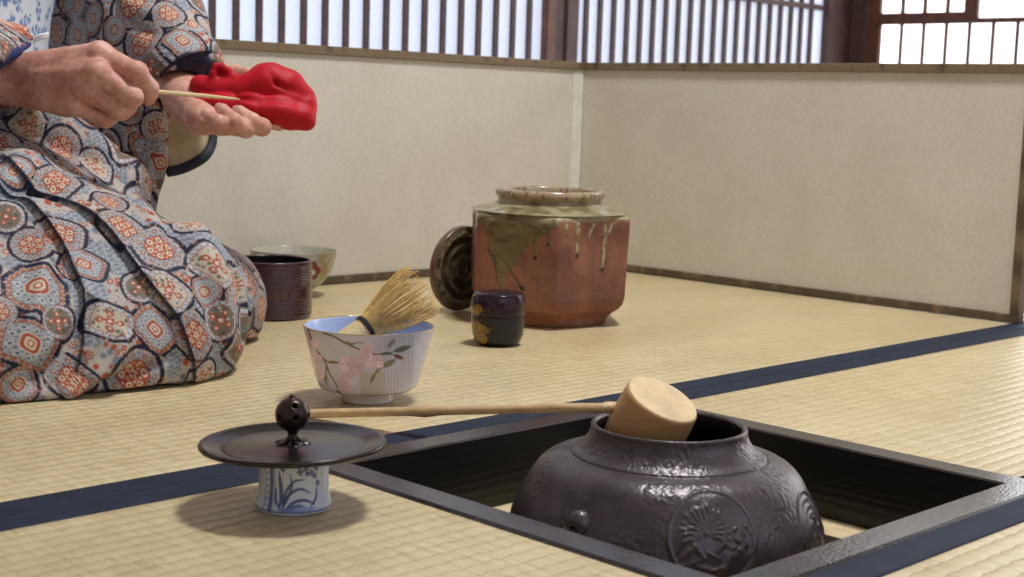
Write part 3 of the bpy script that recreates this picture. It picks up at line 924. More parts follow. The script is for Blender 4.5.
# ================================================================ lacquered tea caddy
def tea_caddy():
    B = np.array([.5336, .3204, 0])
    T = thing('tea_caddy', 'small black and plum lacquer tea caddy with gold chrysanthemums', 'tea caddy', B)
    bodyp = [(0, .0015), (.018, .0012), (.0215, .0), (.0245, .0012), (.0280, .0055), (.0305, .0125), (.0318, .0220), (.0321, .0310), (.0321, .0358), (.0321, .0362), (.0300, .0362), (0, .036)]
    lidp = [(0, .0366), (.0300, .0366), (.0319, .0367), (.0324, .0373), (.0325, .0400), (.0325, .0480), (.0322, .0540), (.0314, .0590), (.0296, .0622), (.0268, .0640), (.0215, .0646), (.0120, .0650), (0, .0652)]
    m = painted('caddy_lacquer', .2, .25, 200, var=.03, spec=.35)
    def paintit(prof, nm, basec):
        V, F, ph, r, z = spin_grid(resample(prof, 200), 420)
        X, Z, front = elev(V, (0, 0, 0), ph, r, z)
        col = np.tile(lin(basec), (len(V), 1)); col = mix(col, np.array(basec)*1.2, ss(.2, .7, vnoise(V*300, 3)))
        gold = (178, 142, 58)
        def flower(cx, cz, R, rays, a=.95):
            nonlocal col
            dx, dz = X-cx, Z-cz; q = np.hypot(dx, dz); th = np.arctan2(dz, dx)
            pet = np.abs(np.cos(th*rays/2)); m_ = ((q < R)*(q > R*.20)*ss(.45, .75, pet) + (q < R*.17))
            col = mix(col, gold, a*m_*front)
        if nm == 'body':
            flower(-19.0, 9.5, 7.0, 14); flower(-25.5, 24, 6.5, 14, .8); flower(-17.5, 21, 6.0, 14, .7); flower(-27.5, 13, 5, 12, .6)
            for pts in ([(-29, 8), (-26, 16)], [(-24, 5), (-22, 10)], [(-12, 17), (-9, 23)]):
                d_, al, _ = seg_dist(np.stack([X, Z], 1), pts); col = mix(col, gold, .7*ss(.8, .3, d_)*front)
        else:
            flower(-28.5, 40, 6, 12, .8); flower(-24, 45, 5.5, 14, .75)
        spk = ss(.45, .6, vnoise(V*1000/1.1, 9))*ss(9, 3, np.abs(X+21))*front*(Z < 47)
        col = mix(col, gold, .5*spk)
        return mesh_obj(nm, V+B, F, m, T, col=col)
    paintit(bodyp, 'body', (15, 16, 20)); paintit(lidp, 'lid', (34, 14, 28))
tea_caddy()

# ================================================================ tea bowl with cherry blossoms, and the whisk in it
CB = np.array([.1983, .1556, 0])
def tea_bowl():
    B = CB
    T = thing('tea_bowl', 'white porcelain tea bowl painted with pink cherry blossom branches', 'tea bowl', B)
    prof = [(0, .0035), (.0200, .0035), (.0215, .0010), (.0225, .0), (.0242, .0002), (.0250, .0015), (.0246, .0060), (.0244, .0092), (.0262, .0104), (.0350, .0112), (.0430, .0126), (.0468, .0150), (.0488, .0190),
            (.0510, .0270), (.0545, .0400), (.0580, .0540), (.0610, .0660), (.0624, .0722), (.0626, .0731), (.0620, .0735), (.0612, .0730), (.0604, .0710), (.0585, .0620), (.0550, .0480), (.0510, .0330), (.0470, .0210), (.0400, .0160), (.0200, .0140), (0, .0138)]
    P = resample(prof, 420); n = 800
    V, F, ph, r, z = spin_grid(P, n)
    rim = np.argmax(P[:, 1]); arc = np.repeat(np.arange(len(P)), n); outer = arc < rim
    X, Z, front = elev(V, (0, 0, 0), ph, r, z)
    Xb = np.where(front, X, -X)
    P2 = np.stack([Xb, Z], 1)
    def c(x, y):
        px = 290+x/3.606; py = 260+y/3.606
        return ((px-371.5)/1.075, 73.0-(py-331.5)*1.055)
    wall = outer & (Z > 10.6)
    col = np.tile(lin((208, 203, 214)), (len(V), 1))
    col = mix(col, (196, 188, 200), .7*ss(-.2, .5, vnoise(V*1000/14, 3)))
    def patch(x0, y0, x1, y1, cc, a, soft=1.2):
        nonlocal col
        (xa, za), (xb, zb_) = c(x0, y0), c(x1, y1)
        m = ss(-soft, soft, Xb-xa)*ss(-soft, soft, xb-Xb)*ss(-soft, soft, za-Z)*ss(-soft, soft, Z-zb_); col = mix(col, cc, a*m*wall)
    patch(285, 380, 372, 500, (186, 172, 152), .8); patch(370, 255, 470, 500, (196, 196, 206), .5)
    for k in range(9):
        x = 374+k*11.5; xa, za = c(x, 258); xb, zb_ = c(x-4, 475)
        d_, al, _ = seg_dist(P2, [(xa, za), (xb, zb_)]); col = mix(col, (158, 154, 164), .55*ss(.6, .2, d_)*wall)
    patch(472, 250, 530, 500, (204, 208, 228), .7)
    for k in range(5):
        for j in range(4):
            xa, za = c(102+k*10, 425+j*9); q = np.maximum(np.abs(Xb-xa)/.9, np.abs(Z-za)/.7); col = mix(col, (120, 112, 120), .5*ss(1.2, .8, q)*wall)
    def branch(pts, w, cc=(116, 84, 66)):
        nonlocal col
        d_, al, _ = seg_dist(P2, smooth_path([c(*p) for p in pts], 30)); col = mix(col, cc, .95*ss(.3, -.3, d_-w*(1-.5*al))*wall)
    branch([(84, 252), (98, 290), (120, 325), (145, 345), (160, 370), (170, 395), (186, 415), (200, 440)], 1.3)
    branch([(150, 262), (190, 268), (230, 285), (270, 300), (330, 318), (400, 322)], 1.1, (96, 86, 66)); branch([(150, 350), (175, 358), (205, 356)], .8)
    branch([(160, 370), (155, 410), (160, 440)], .8)
    branch([(250, 290), (280, 282), (300, 285)], .7)
    def leaf(x, y, L, wd, ang, cc):
        nonlocal col
        a, b_ = c(x, y); ca, sa = math.cos(ang), math.sin(ang); u = ((Xb-a)*ca+(Z-b_)*sa)/L; w_ = (-(Xb-a)*sa+(Z-b_)*ca)/wd
        col = mix(col, cc, .95*ss(1.1, .85, np.abs(w_)+u*u)*wall); col = mix(col, np.array(cc)*.7, .6*ss(.16, .06, np.abs(w_))*(np.abs(u) < .95)*wall)
    for a in ((185, 355, 6, 1.7, .1, (134, 96, 72)), (155, 415, 5, 1.5, 1.4, (120, 104, 78)), (432, 306, 8.5, 3.0, .25, (106, 116, 92)), (385, 352, 8, 3.2, .5, (134, 128, 96)), (330, 400, 6, 1.8, 1.1, (128, 116, 84)), (420, 332, 5.5, 2.2, -.5, (116, 76, 68)), (374, 318, 7, 1.6, .1, (110, 110, 84)), (395, 285, 6, 2.2, .9, (150, 140, 132)), (350, 372, 6, 2.0, .9, (142, 128, 96)), (206, 455, 4, 1.4, -.6, (118, 104, 80)), (245, 287, 5, 1.5, -.3, (120, 112, 84))):
        leaf(*a)
    def blossom(x, y, R, rot=0, cc=(222, 172, 184)):
        nonlocal col
        a, b_ = c(x, y); dx, dz = Xb-a, Z-b_; q = np.hypot(dx, dz); th = np.arctan2(dz, dx)+rot
        Rp = R*(.70+.30*np.abs(np.cos(2.5*th))**.7)
        m = ss(.4, -.4, q-Rp)*wall
        cc = np.asarray(cc, float)
        col = mix(col, np.clip(cc*1.08, 0, 255), .95*m); col = mix(col, cc*.86, .55*m*ss(.55, 1.0, q/Rp)); col = mix(col, cc*.80, .5*m*ss(.3, .12, np.abs(np.cos(2.5*th)))); col = mix(col, (190, 120, 132), .8*m*ss(.28, .12, q/R)); col = mix(col, (232, 214, 170), .8*ss(.12, .05, q/R)*wall)
    rs = np.random.default_rng(3)
    for (x, y, sp, cnt) in ((100, 352, 30, 8), (128, 398, 22, 7), (76, 300, 14, 2), (222, 432, 26, 7), (215, 385, 22, 4), (262, 352, 34, 10), (318, 325, 34, 10), (300, 298, 24, 4), (348, 345, 16, 3), (112, 300, 10, 1)):
        for k in range(cnt):
            sh = rs.uniform(.9, 1.05); blossom(x+rs.normal()*sp*.55, y+rs.normal()*sp*.5, rs.uniform(3.5, 5.2), rs.uniform(0, 6), np.array((226, 194, 204))*sh)
    for (x, y) in ((190, 310), (380, 425), (275, 440), (180, 300)): leaf(x, y, 2.6, 1.8, .6, (214, 196, 204))
    # rim and inside
    col = np.where((~outer)[:, None], lin((186, 204, 240))[None], col)
    col = mix(col, (172, 142, 82), ss(.9, .4, np.abs(Z-73.2))*1.0*(np.abs(arc-rim) < 12)); foot = outer & (Z < 10.4); col = np.where(foot[:, None], lin((216, 208, 200))[None], col)
    mesh_obj('bowl', V+B, F, painted('blossom_porcelain', .16, .4, var=.02), T, col=col)
    return T
tea_bowl()

def whisk():
    h0 = at(363, 330, 1.402); d_ = at(421, 290, 1.430) - h0; d_ = d_/np.linalg.norm(d_)
    h0 = h0 - d_*.032
    T = thing('tea_whisk', 'bamboo tea whisk lying in the blossom bowl with its tines up', 'whisk', h0)
    a = np.cross(d_, [0, 0, 1.0]); a /= np.linalg.norm(a); b_ = np.cross(a, d_)
    R = .0120
    mh = m_bamboo('whisk_handle_bamboo', (206, 182, 130), .45, (60, 60, 60), .08)
    prof = [(0, 0), (R-.003, 0), (R-.0008, .0006), (R, .002), (R, .030), (R-.0006, .034), (R-.003, .0345), (0, .034)]
    V, F, *_ = spin_grid(resample(prof, 40), 48)
    M = np.stack([a, b_, d_], 0)
    mesh_obj('handle', V @ M + h0, F, mh, T)
    k = MB()
    for q in (.0335, .0350, .0365):
        k.tube([h0+d_*q+(R+.0004)*(math.cos(t_)*a+math.sin(t_)*b_) for t_ in np.linspace(0, 2*PI, 33)], .0009, 6, False)
    k.tube([h0+d_*.035+a*R*.2-b_*(R+.001), h0+d_*.034-b_*(R+.003)+a*.004, h0+d_*.031-b_*(R+.004)+a*.007], .0007, 6)
    k.obj('thread_binding', plain('black_thread', (30, 26, 34), .7, .1, 200), T, True)
    tn = MB(); rs = np.random.default_rng(5)
    for ring, cnt, r1, lo in ((0, 90, .0275, .070), (1, 48, .0150, .062)):
        for i in range(cnt):
            t_ = 2*PI*(i+rs.uniform(-.25, .25))/cnt; e_ = math.cos(t_)*a+math.sin(t_)*b_
            rr = r1*rs.uniform(.9, 1.06); L = lo*rs.uniform(.93, 1.06)
            r0 = R-.0006 if ring == 0 else R*.5
            tw = np.cross(d_, e_)*rs.normal()*.0012
            pts = smooth_path([h0+d_*.030+e_*r0, h0+d_*.040+e_*(r0+.0008), h0+d_*(.034+L*.45)+e_*(r0+(rr-r0)*.62)+tw*.5, h0+d_*(.034+L*.82)+e_*rr+tw, h0+d_*(.034+L*.97)+e_*(rr*.97)+tw, h0+d_*(.034+L)+e_*(rr*.80)+tw], 12)
            rd = np.hypot(pts[:, 0]-CB[0], pts[:, 1]-CB[1])
            pts[:, 2] = np.maximum(pts[:, 2], (.0752+.0012*rs.uniform())*ss(.030, .056, rd))
            tn.tube(pts, np.linspace(.00062, .00034, 12)*(1.0 if ring == 0 else .9), 4, True)
    o = tn.obj('tines', m_bamboo('whisk_tine_bamboo', (204, 166, 98), .5, (200, 200, 200), .16), T, True)
    o['kind'] = 'stuff'
    return T
whisk()

# ================================================================ waste-water bowl and the second tea bowl
def waste_bowl():
    B = np.array([.4420, .6560, 0])
    T = thing('waste_water_bowl', 'plum lacquer waste-water bowl with ribbed straight sides by the knees', 'waste water bowl', B)
    R = .0545
    out = [(0, .003), (.046, .003), (.0475, 0), (.0505, 0), (.0530, .0018), (R, .0045)]
    z = .0060
    for k in range(5): out += [(R+.0004, z+.0012), (R-.0007, z+.0032)]; z += .0040
    out += [(R, z+.001), (R, z+.0145)]; z += .0165
    for k in range(7): out += [(R+.0004, z+.0012), (R-.0007, z+.0032)]; z += .0040
    top = .0755
    out += [(R, z+.001), (R, top-.001), (R-.0008, top), (R-.0026, top), (R-.0034, top-.001), (R-.0036, .008), (R-.010, .005), (0, .005)]
    V, F, ph, r, z = spin_grid(resample(out, 330), 240)
    X, Z, front = elev(V, (0, 0, 0), ph, r, z)
    col = np.tile(lin((58, 26, 38)), (len(V), 1)); inn = r < R-.0020
    col = np.where((inn & (Z > 4))[:, None], lin((20, 14, 16))[None], col)
    mid = (Z > 26.5) & (Z < 39.5) & ~inn
    s = (ph*R*1000); col = mix(col, (84, 32, 46), .55*mid*ss(.1, .2, np.abs(((s/11) % 1)-.5)))
    col = mix(col, (98, 60, 66), ss(.5, .1, np.abs(Z-75.5))*.8)
    mesh_obj('bowl', V+B, F, painted('plum_lacquer', .22, .4, 150, var=.04), T, col=col)
waste_bowl()

def second_bowl():
    B = np.array([.5862, .8015, 0])
    T = thing('tea_bowl', 'grey and gold tea bowl with a dark red camellia, behind the plum bowl', 'tea bowl', B)
    prof = [(0, .004), (.020, .004), (.0215, .0), (.0250, .0), (.0255, .002), (.0250, .0085), (.0300, .0105), (.0400, .0175), (.0500, .0290), (.0560, .0400), (.0600, .0530), (.0622, .0650), (.0626, .0672), (.0618, .0680), (.0606, .0670), (.0580, .0520), (.0530, .0370), (.0420, .0210), (.0250, .0140), (0, .013)]
    P = resample(prof, 240); n = 480
    V, F, ph, r, z = spin_grid(P, n); rim = np.argmax(P[:, 1]); arc = np.repeat(np.arange(len(P)), n); outer = arc < rim
    X, Z, front = elev(V, (0, 0, 0), ph, r, z); X = np.where(front, X, -X)
    Q = V*1000
    col = np.tile(lin((176, 170, 148)), (len(V), 1))
    col = mix(col, (150, 158, 160), .8*ss(-.1, .5, vnoise(Q/16, 41))); col = mix(col, (196, 186, 158), .7*ss(.1, .6, vnoise(Q/11, 42)))
    col = mix(col, (158, 128, 80), .85*ss(4, -4, np.abs(X-48)-5-3*vnoise(Q/8, 43))*outer*ss(10, 24, Z))
    col = mix(col, (150, 122, 74), .6*ss(-.05, .3, vnoise(Q/7, 44))*outer*ss(45, 60, Z))
    q = np.hypot(X-32, (Z-43)*.9); th = np.arctan2(Z-43, X-32); Rp = 13*(.82+.18*np.abs(np.cos(2.5*th)))
    m = ss(.6, -.6, q-Rp)*outer; col = mix(col, (122, 26, 36), m); col = mix(col, (84, 14, 24), .6*m*ss(.25, .1, np.abs(np.cos(2.5*th)))); col = mix(col, (226, 220, 206), ss(.6, -.6, np.hypot(X-34, Z-40)-4.0)*outer)
    col = mix(col, (92, 70, 44), ss(.8, -.4, np.hypot(X-14, (Z-54)*1.6)-4.5)*.7*outer); col = mix(col, (96, 110, 104), ss(.8, -.4, np.hypot((X-12)*.8, (Z-38))-6.5)*.8*outer)
    col = np.where((~outer)[:, None], lin((190, 188, 170))[None], col); col = mix(col, (120, 100, 68), .8*ss(.9, .3, np.abs(Z-67.8)))
    mesh_obj('bowl', V+B, F, painted('camellia_glaze', .18, .3, 150, var=.04), T, col=col)
second_bowl()
# ================================================================ the kneeling person
PZ = np.array([-.02, .66, 0])
person = thing('person', 'person in a patterned kimono kneeling at the left, wiping a scoop with red cloth', 'person', PZ)

def chain(P, pts, rad, k):
    d_ = None
    for i in range(len(pts)-1):
        c_ = cone(P, pts[i], pts[i+1], rad[i], rad[i+1])
        d_ = c_ if d_ is None else smin(d_, c_, k)
    return d_

def J(*a): return at(*a)
# ---- right hand, seen from the back, pinching the scoop
RHJ = dict(
    fore=[J(-130, 68, 1.42), J(-60, 75, 1.475), J(6, 78, 1.525)],
    idx=[J(100, 54, 1.492), J(137, 73, 1.487), J(150, 88, 1.502), J(148, 99, 1.514)],
    mid=[J(97, 73, 1.478), J(132, 97, 1.486), J(128, 106, 1.518), J(112, 103, 1.532)],
    rng=[J(88, 91, 1.482), J(121, 110, 1.494), J(112, 115, 1.522), J(100, 108, 1.534)],
    lit=[J(77, 105, 1.494), J(106, 119, 1.505), J(98, 119, 1.530), J(88, 111, 1.538)],
    thb=[J(40, 84, 1.545), J(92, 88, 1.556), J(128, 90, 1.546), J(150, 95, 1.530)])
def sdf_right(P):
    d_ = cone(P, RHJ['fore'][0], RHJ['fore'][1], .036, .028)
    d_ = smin(d_, cone(P, RHJ['fore'][1], RHJ['fore'][2]+DN*.002, .028, .0195), .01)
    w = RHJ['fore'][2]
    for q, r1 in (('idx', .0125), ('mid', .0130), ('rng', .0122), ('lit', .0108)):
        off = {'idx': -.0085, 'mid': -.003, 'rng': .004, 'lit': .010}[q]
        d_ = smin(d_, cone(P, w+DN*off*1.1, RHJ[q][0], .0140, r1), .014)
    d_ = smin(d_, cone(P, w+DN*.004+FW*.006, J(70, 98, 1.515), .014, .020), .014)
    d_ = smin(d_, cone(P, w, RHJ['thb'][1], .017, .0150), .016)
    f = None
    for q, rr in (('idx', (.0118, .0102, .0086, .0072)), ('mid', (.0118, .0102, .0088, .0072)), ('rng', (.0110, .0096, .0084, .0070)), ('lit', (.0098, .0085, .0074, .0063))):
        c_ = chain(P, RHJ[q], rr, .004)
        kn = np.linalg.norm(P-RHJ[q][1]-DN*-.001+FW*.001, axis=1)-(rr[1]+.0006); c_ = smin(c_, kn, .004)
        f = c_ if f is None else smin(f, c_, .0022)
    f = smin(f, chain(P, RHJ['thb'][1:], (.0135, .0105, .0082), .005), .0025)
    d_ = smin(d_, f, .006)
    for q in ('idx', 'mid', 'rng', 'lit'):       # knuckles and the tendons behind them
        d_ = smin(d_, np.linalg.norm(P-RHJ[q][0]+FW*.0045+DN*.001, axis=1)-.0088, .007)
        d_ = smin(d_, cone(P, w+(RHJ[q][0]-w)*.35-FW*.0138, RHJ[q][0]-FW*.0085, .0030, .0034), .006)
    # veins on the back of the hand
    for pts in ([(30, 66, 1.508), (55, 62, 1.498), (78, 68, 1.484), (86, 60, 1.486)], [(40, 84, 1.508), (60, 82, 1.495), (76, 90, 1.486)], [(62, 62, 1.494), (70, 52, 1.494), (88, 50, 1.490)]):
        pp = [J(*a)-FW*.0035 for a in pts]
        d_ = smin(d_, chain(P, pp, (.0022,)*4, .003), .0045)
    return d_
# ---- left hand, palm up under the cloth, fingers curled over its near edge
LHJ = dict(
    fore=[J(95, -40, 1.86), J(140, 45, 1.775), J(184, 96, 1.690)],
    lit=[J(208, 123, 1.606), J(228, 127, 1.588), J(219, 122, 1.572), J(207.5, 114.5, 1.576)],
    rng=[J(221, 124, 1.625), J(246, 129, 1.600), J(234, 121, 1.583), J(222.5, 109.5, 1.590)],
    mid=[J(234, 121, 1.645), J(262, 127, 1.622), J(252, 121, 1.602), J(239.5, 111.5, 1.606)],
    idx=[J(246, 115, 1.668), J(279, 122, 1.655), J(277, 122, 1.640), J(265.5, 118.5, 1.634)],
    thb=[J(196, 92, 1.712), J(216, 80, 1.732), J(234, 74, 1.728), J(247, 74, 1.718)])
def sdf_left(P):
    d_ = cone(P, LHJ['fore'][0], LHJ['fore'][1], .038, .030)
    d_ = smin(d_, cone(P, LHJ['fore'][1], LHJ['fore'][2], .030, .0225), .01)
    w = LHJ['fore'][2]
    for q, r1 in (('idx', .0125), ('mid', .0130), ('rng', .0125), ('lit', .0115)):
        off = {'idx': .010, 'mid': .004, 'rng': -.003, 'lit': -.010}[q]
        d_ = smin(d_, cone(P, w+FW*off, LHJ[q][0], .0165, r1), .014)
    d_ = smin(d_, cone(P, w-FW*.006+DN*.004, J(200, 121, 1.628), .017, .0155), .012)
    d_ = smin(d_, cone(P, w, LHJ['thb'][1], .017, .0135), .014)
    f = None
    for q, rr in (('idx', (.0112, .0094, .0082, .0066)), ('mid', (.0115, .0098, .0086, .0070)), ('rng', (.0110, .0096, .0084, .0068)), ('lit', (.0100, .0086, .0076, .0062))):
        c_ = chain(P, LHJ[q], rr, .004); f = c_ if f is None else smin(f, c_, .0032)
    f = smin(f, chain(P, LHJ['thb'][1:], (.0130, .0105, .0080), .005), .0025)
    return smin(d_, f, .006)

# ---- rest of the body (under the clothes), head above the frame
HIP, CHEST, NECK = np.array([-.072, .763, .20]), np.array([.008, .718, .50]), np.array([.032, .70, .655])
SHL, SHR = np.array([.155, .87, .585]), np.array([-.12, .56, .585])
ELL, ELR = np.array([.26, .86, .43]), np.array([-.13, .485, .35])
HEAD = np.array([.067, .675, .80]); HF = np.array([.78, -.60, -.16]); HF = HF/np.linalg.norm(HF)   # looks down towards the hands
HL = np.cross([0, 0, 1.0], HF); HL /= np.linalg.norm(HL); HU = np.cross(HF, HL)
HM = np.stack([HF, HL, HU], 0)
def sdf_body(P):
    d_ = smin(ellip(P, HIP, (.17, .18, .13)), cone(P, HIP, CHEST, .135, .13), .08)
    d_ = smin(d_, cone(P, SHL, SHR, .065, .065), .08)
    d_ = smin(d_, cone(P, CHEST+[0, 0, .10], NECK+[.005, -.004, .05], .062, .050), .04)
    for S_, E_, W_ in ((SHL, ELL, LHJ['fore'][0]), (SHR, ELR, RHJ['fore'][0])):
        d_ = smin(d_, chain(P, [S_, E_, W_], (.058, .042, .034), .02), .03)
    for k_, h_ in ((np.array([.10, .42, .085]), np.array([-.16, .64, .15])), (np.array([.235, .57, .07]), np.array([-.02, .84, .15]))):
        d_ = smin(d_, cone(P, h_, k_, .085, .058), .04)
        d_ = smin(d_, cone(P, k_+[0, 0, -.02], h_*[1.5, 1, .3], .055, .040), .03)
    hd = sdf_head(P)
    return smin(d_, hd, .03)

def sdf_head(P):
    # skull, jaw, face
    q = (P-HEAD) @ HM.T
    hd = smin(ellip(q, (-.012, 0, .03), (.092, .076, .088)), ellip(q, (.022, 0, -.045), (.068, .056, .072)), .05)
    hd = smin(hd, cone(q, (.083, 0, .012), (.102, 0, -.022), .010, .0145), .014)                    # nose
    for s in (-1, 1):
        hd = smin(hd, ellip(q, (.0, s*.078, -.008), (.020, .009, .032)), .010)                        # ears
        hd = smin(hd, ellip(q, (.066, s*.034, .028), (.022, .026, .009)), .014)                       # brows
        hd = smax(hd, -ellip(q, (.094, s*.032, .008), (.020, .016, .011)), .010)                      # eye sockets
        hd = smin(hd, ellip(q, (.071, s*.031, .007), (.012, .013, .010)), .003)                       # eyeballs under lids
    hd = smin(hd, ellip(q, (.081, 0, -.050), (.010, .024, .0055)), .005); hd = smin(hd, ellip(q, (.080, 0, -.060), (.010, .020, .006)), .005)
    hd = smax(hd, -cone(q, (.0915, -.024, -.0545), (.0915, .024, -.0545), .0012, .0012), .002)          # mouth line
    for s in (-1, 1):
        hd = smax(hd, -cone(q, (.0845, s*.019, .002), (.0785, s*.043, .001), .0009, .0009), .0015)        # closed lid line
        hd = smin(hd, cone(q, (.088, s*.011, -.0235), (.080, s*.014, -.022), .0062, .0055), .006)         # nostril wings
    return smin(hd, cone(P, HEAD-HU*.07-HF*.02, NECK, .052, .056), .03)

def m_skin():
    t = NT('skin'); v = t.coord(); a = t.noise(v, 34, 4); b_ = t.noise(v, 160, 3)
    c = t.ramp(a, [(.28, (190, 132, 114)), (.5, (212, 158, 138)), (.75, (222, 178, 160))])
    t.color(t.mixc(1.0, c, t.ramp(b_, [(.3, (228, 218, 214)), (.65, (255, 255, 255))]), 'MULTIPLY'))
    t.set(Roughness=.48, Subsurface_Weight=.12, Subsurface_Scale=.006, Specular_IOR_Level=.4)
    t.b.inputs['Subsurface Radius'].default_value = (1, .35, .2)
    vo = t.node('ShaderNodeTexVoronoi'); vo.inputs['Scale'].default_value = 520; t.link(v, vo.inputs['Vector'])
    n1 = t.bump(vo.outputs['Distance'], .18, .0004)
    t.bump(t.noise(v, 90, 3), .30, .0012, n1); return t.m
M_SKIN = m_skin()
def box_of(pts, m):
    pts = np.asarray(pts); return pts.min(0)-m, pts.max(0)+m
def clip_plane(fn, o, n_):
    return lambda P: np.maximum(fn(P), (P-o) @ n_)
parts = []
lo, hi = box_of(sum([v if k != 'fore' else v[1:] for k, v in RHJ.items()], []), .024)
parts.append(surface_nets(sdf_right, lo, hi, .0019))
lo, hi = box_of(sum([v if k != 'fore' else v[1:] for k, v in LHJ.items()], []), .024)
parts.append(surface_nets(sdf_left, lo, hi, .0019))
lo, hi = np.array([-.56, .26, .0]), np.array([.36, 1.12, .70])
parts.append(surface_nets(lambda P: np.maximum(np.maximum(sdf_body(P), P[:, 2]-.665), .012-P[:, 2]), lo, hi, .0085))
parts.append(surface_nets(lambda P: np.maximum(sdf_head(P), .650-P[:, 2]), HEAD-np.array([.16, .16, .17]), HEAD+np.array([.16, .16, .16]), .0032))
V, F, b = [], [], 0
for v, f in parts: V.append(v); F.append(f+b); b += len(v)
body = mesh_obj('body', np.concatenate(V), np.concatenate(F), M_SKIN, person)
# fingernails of the left hand
M_BROW = plain('brow_hair', (48, 40, 38), .7, .2, 300)
for s in (-1, 1):
    bp = [HEAD+HF*a_+HL*s*b_+HU*c_ for a_, b_, c_ in ((.0885, .014, .030), (.0865, .028, .034), (.077, .044, .031))]
    bv, bf = tube(smooth_path(bp, 14), np.array([.0030]*4+[.0036]*6+[.0016]*4), 8, True, (HF, .5)); mesh_obj('eyebrow', bv, bf, M_BROW, body)
    bp = [HEAD+HF*a_+HL*s*b_+HU*c_ for a_, b_, c_ in ((.0845, .019, .002), (.0840, .031, -.0005), (.0785, .043, .001))]
    bv, bf = tube(smooth_path(bp, 12), .0010, 6); mesh_obj('eyelashes', bv, bf, M_BROW, body)
lm = MB()
for z_, r_ in ((-.0500, .0034), (-.0592, .0040)):
    lm.tube(smooth_path([HEAD+HF*a_+HL*b_+HU*(z_+c_) for a_, b_, c_ in ((.0800, -.023, -.003), (.0885, -.010, .001), (.0900, 0, 0), (.0885, .010, .001), (.0800, .023, -.003))], 20), r_*np.sin(np.linspace(.25, PI-.25, 20)), 10, True, (HF, .8))
lm.obj('lips', plain('lips', (176, 106, 98), .5, .06, 150), body, True)
M_NAIL = plain('fingernail', (222, 176, 160), .25, .04, 200)
for q, R in (('lit', .0044), ('rng', .0052), ('mid', .0052), ('idx', .0050)):
    a_, b_ = LHJ[q][2], LHJ[q][3]; dr = (b_-a_)/np.linalg.norm(b_-a_)
    out = -FW*.75-DN*.1-RT*.25; out -= (out @ dr)*dr; out /= np.linalg.norm(out); sd = np.cross(out, dr)
    rr = .0066 if q != 'lit' else .0060
    c_ = b_ + dr*.0005 + out*(rr-.0004)
    Mx = np.stack([sd, dr, out], 0)
    v, f = surface_nets(lambda P: smax(ellip(P, c_, (R, R*1.25, .0013), Mx), -((P-c_) @ out + .0012), .0003), c_-.009, c_+.009, .0006)
    mesh_obj('fingernail', v, f, M_NAIL, body)
# hair, cropped and dark grey
def sdf_hair(P):
    q = (P-HEAD) @ HM.T
    d_ = ellip(q, (-.020, 0, .036), (.098, .0835, .094))+.0012*vnoise(P*260, 7)+.0008*np.sin((q[:, 1]*900)+q[:, 0]*200)
    d_ = smin(d_, ellip(q, (-.075, 0, .045), (.042, .046, .042)), .02)
    return smax(d_, (q @ np.array([.72, 0, -.69]))-.030, .01)
v, f = surface_nets(sdf_hair, HEAD-.16, HEAD+.16, .006)
mesh_obj('hair', v, f, plain('hair', (42, 36, 34), .5, .25, 120, bump=.5), body)

# ---------------------------------------------------------------- kimono cloth
def fold_px(P):
    """photo pixel of world points, used only to measure the folds"""
    q = P-CPOS; d_ = q @ FW
    return np.stack([512+CF*(q @ RT)/d_, 288.5+CF*(q @ DN)/d_], 1)

RK, RH = np.array([.128, .402, .070]), np.array([-.20, .64, .165])
LK, LH = np.array([.268, .547, .043]), np.array([.02, .86, .165])
def sdf_lap(P):
    d_ = cone(P, RH, RK, .145, .076)
    d_ = smin(d_, cone(P, LH, LK, .128, .068), .05)
    d_ = smin(d_, cone(P, RK, LK, .066, .056), .045)
    d_ = smin(d_, cone(P, (RH+LH)/2, (RK+LK)/2+[0, 0, -.005], .140, .050), .06)
    d_ = smin(d_, cone(P, np.array([.06, .388, .03]), np.array([-.34, .485, .04]), .075, .12), .05)
    d_ = smin(d_, cone(P, np.array([.06, .388, .03]), np.array([.132, .392, .035]), .074, .066), .03)      # robe spread over the near foot
    d_ = smin(d_, cone(P, np.array([-.30, .62, .08]), np.array([-.12, .95, .08]), .15, .15), .08)
    d_ = smin(d_, cone(P, at(0, 160, 1.60), at(118, 184, 1.69), .075, .036), .03)
    return smax(d_, .0018-P[:, 2], .008)

def sdf_torso(P):
    d_ = smin(ellip(P, HIP+[0, 0, .02], (.20, .205, .18)), cone(P, HIP+[0, 0, .02], CHEST, .165, .155), .09)
    d_ = smin(d_, cone(P, SHL, SHR, .080, .080), .09)
    nk = cone(P, NECK+[0, 0, -.05], NECK+[0, 0, .2], .060, .075)
    return smax(d_, -nk, .01)
M_KIM = None
NAVY, CREAM, RUST, SLATE, OLIVE, WINE, PALE = (28, 30, 56), (206, 192, 168), (178, 80, 52), (126, 132, 142), (118, 108, 84), (120, 58, 48), (176, 182, 190)
def florets(P3, size, seed):
    """little blossoms strewn in space: distance to the nearest one (in its own radii) and its number"""
    g = P3/size; I = np.floor(g).astype(np.int64); best = np.full(len(P3), 9.0); hid = np.zeros(len(P3), np.int64)
    for dx in (-1, 0, 1):
        for dy in (-1, 0, 1):
            for dz in (-1, 0, 1):
                c = I+np.array([dx, dy, dz]); h = (c[:, 0]*73856093 ^ c[:, 1]*19349663 ^ c[:, 2]*83492791)+seed*977
                j = np.stack([rand01(h, 1), rand01(h, 2), rand01(h, 3)], 1)*.7+.15
                d_ = np.linalg.norm(g-c-j, axis=1); m = d_ < best
                best[m] = d_[m]; hid[m] = h[m]
    return best, hid

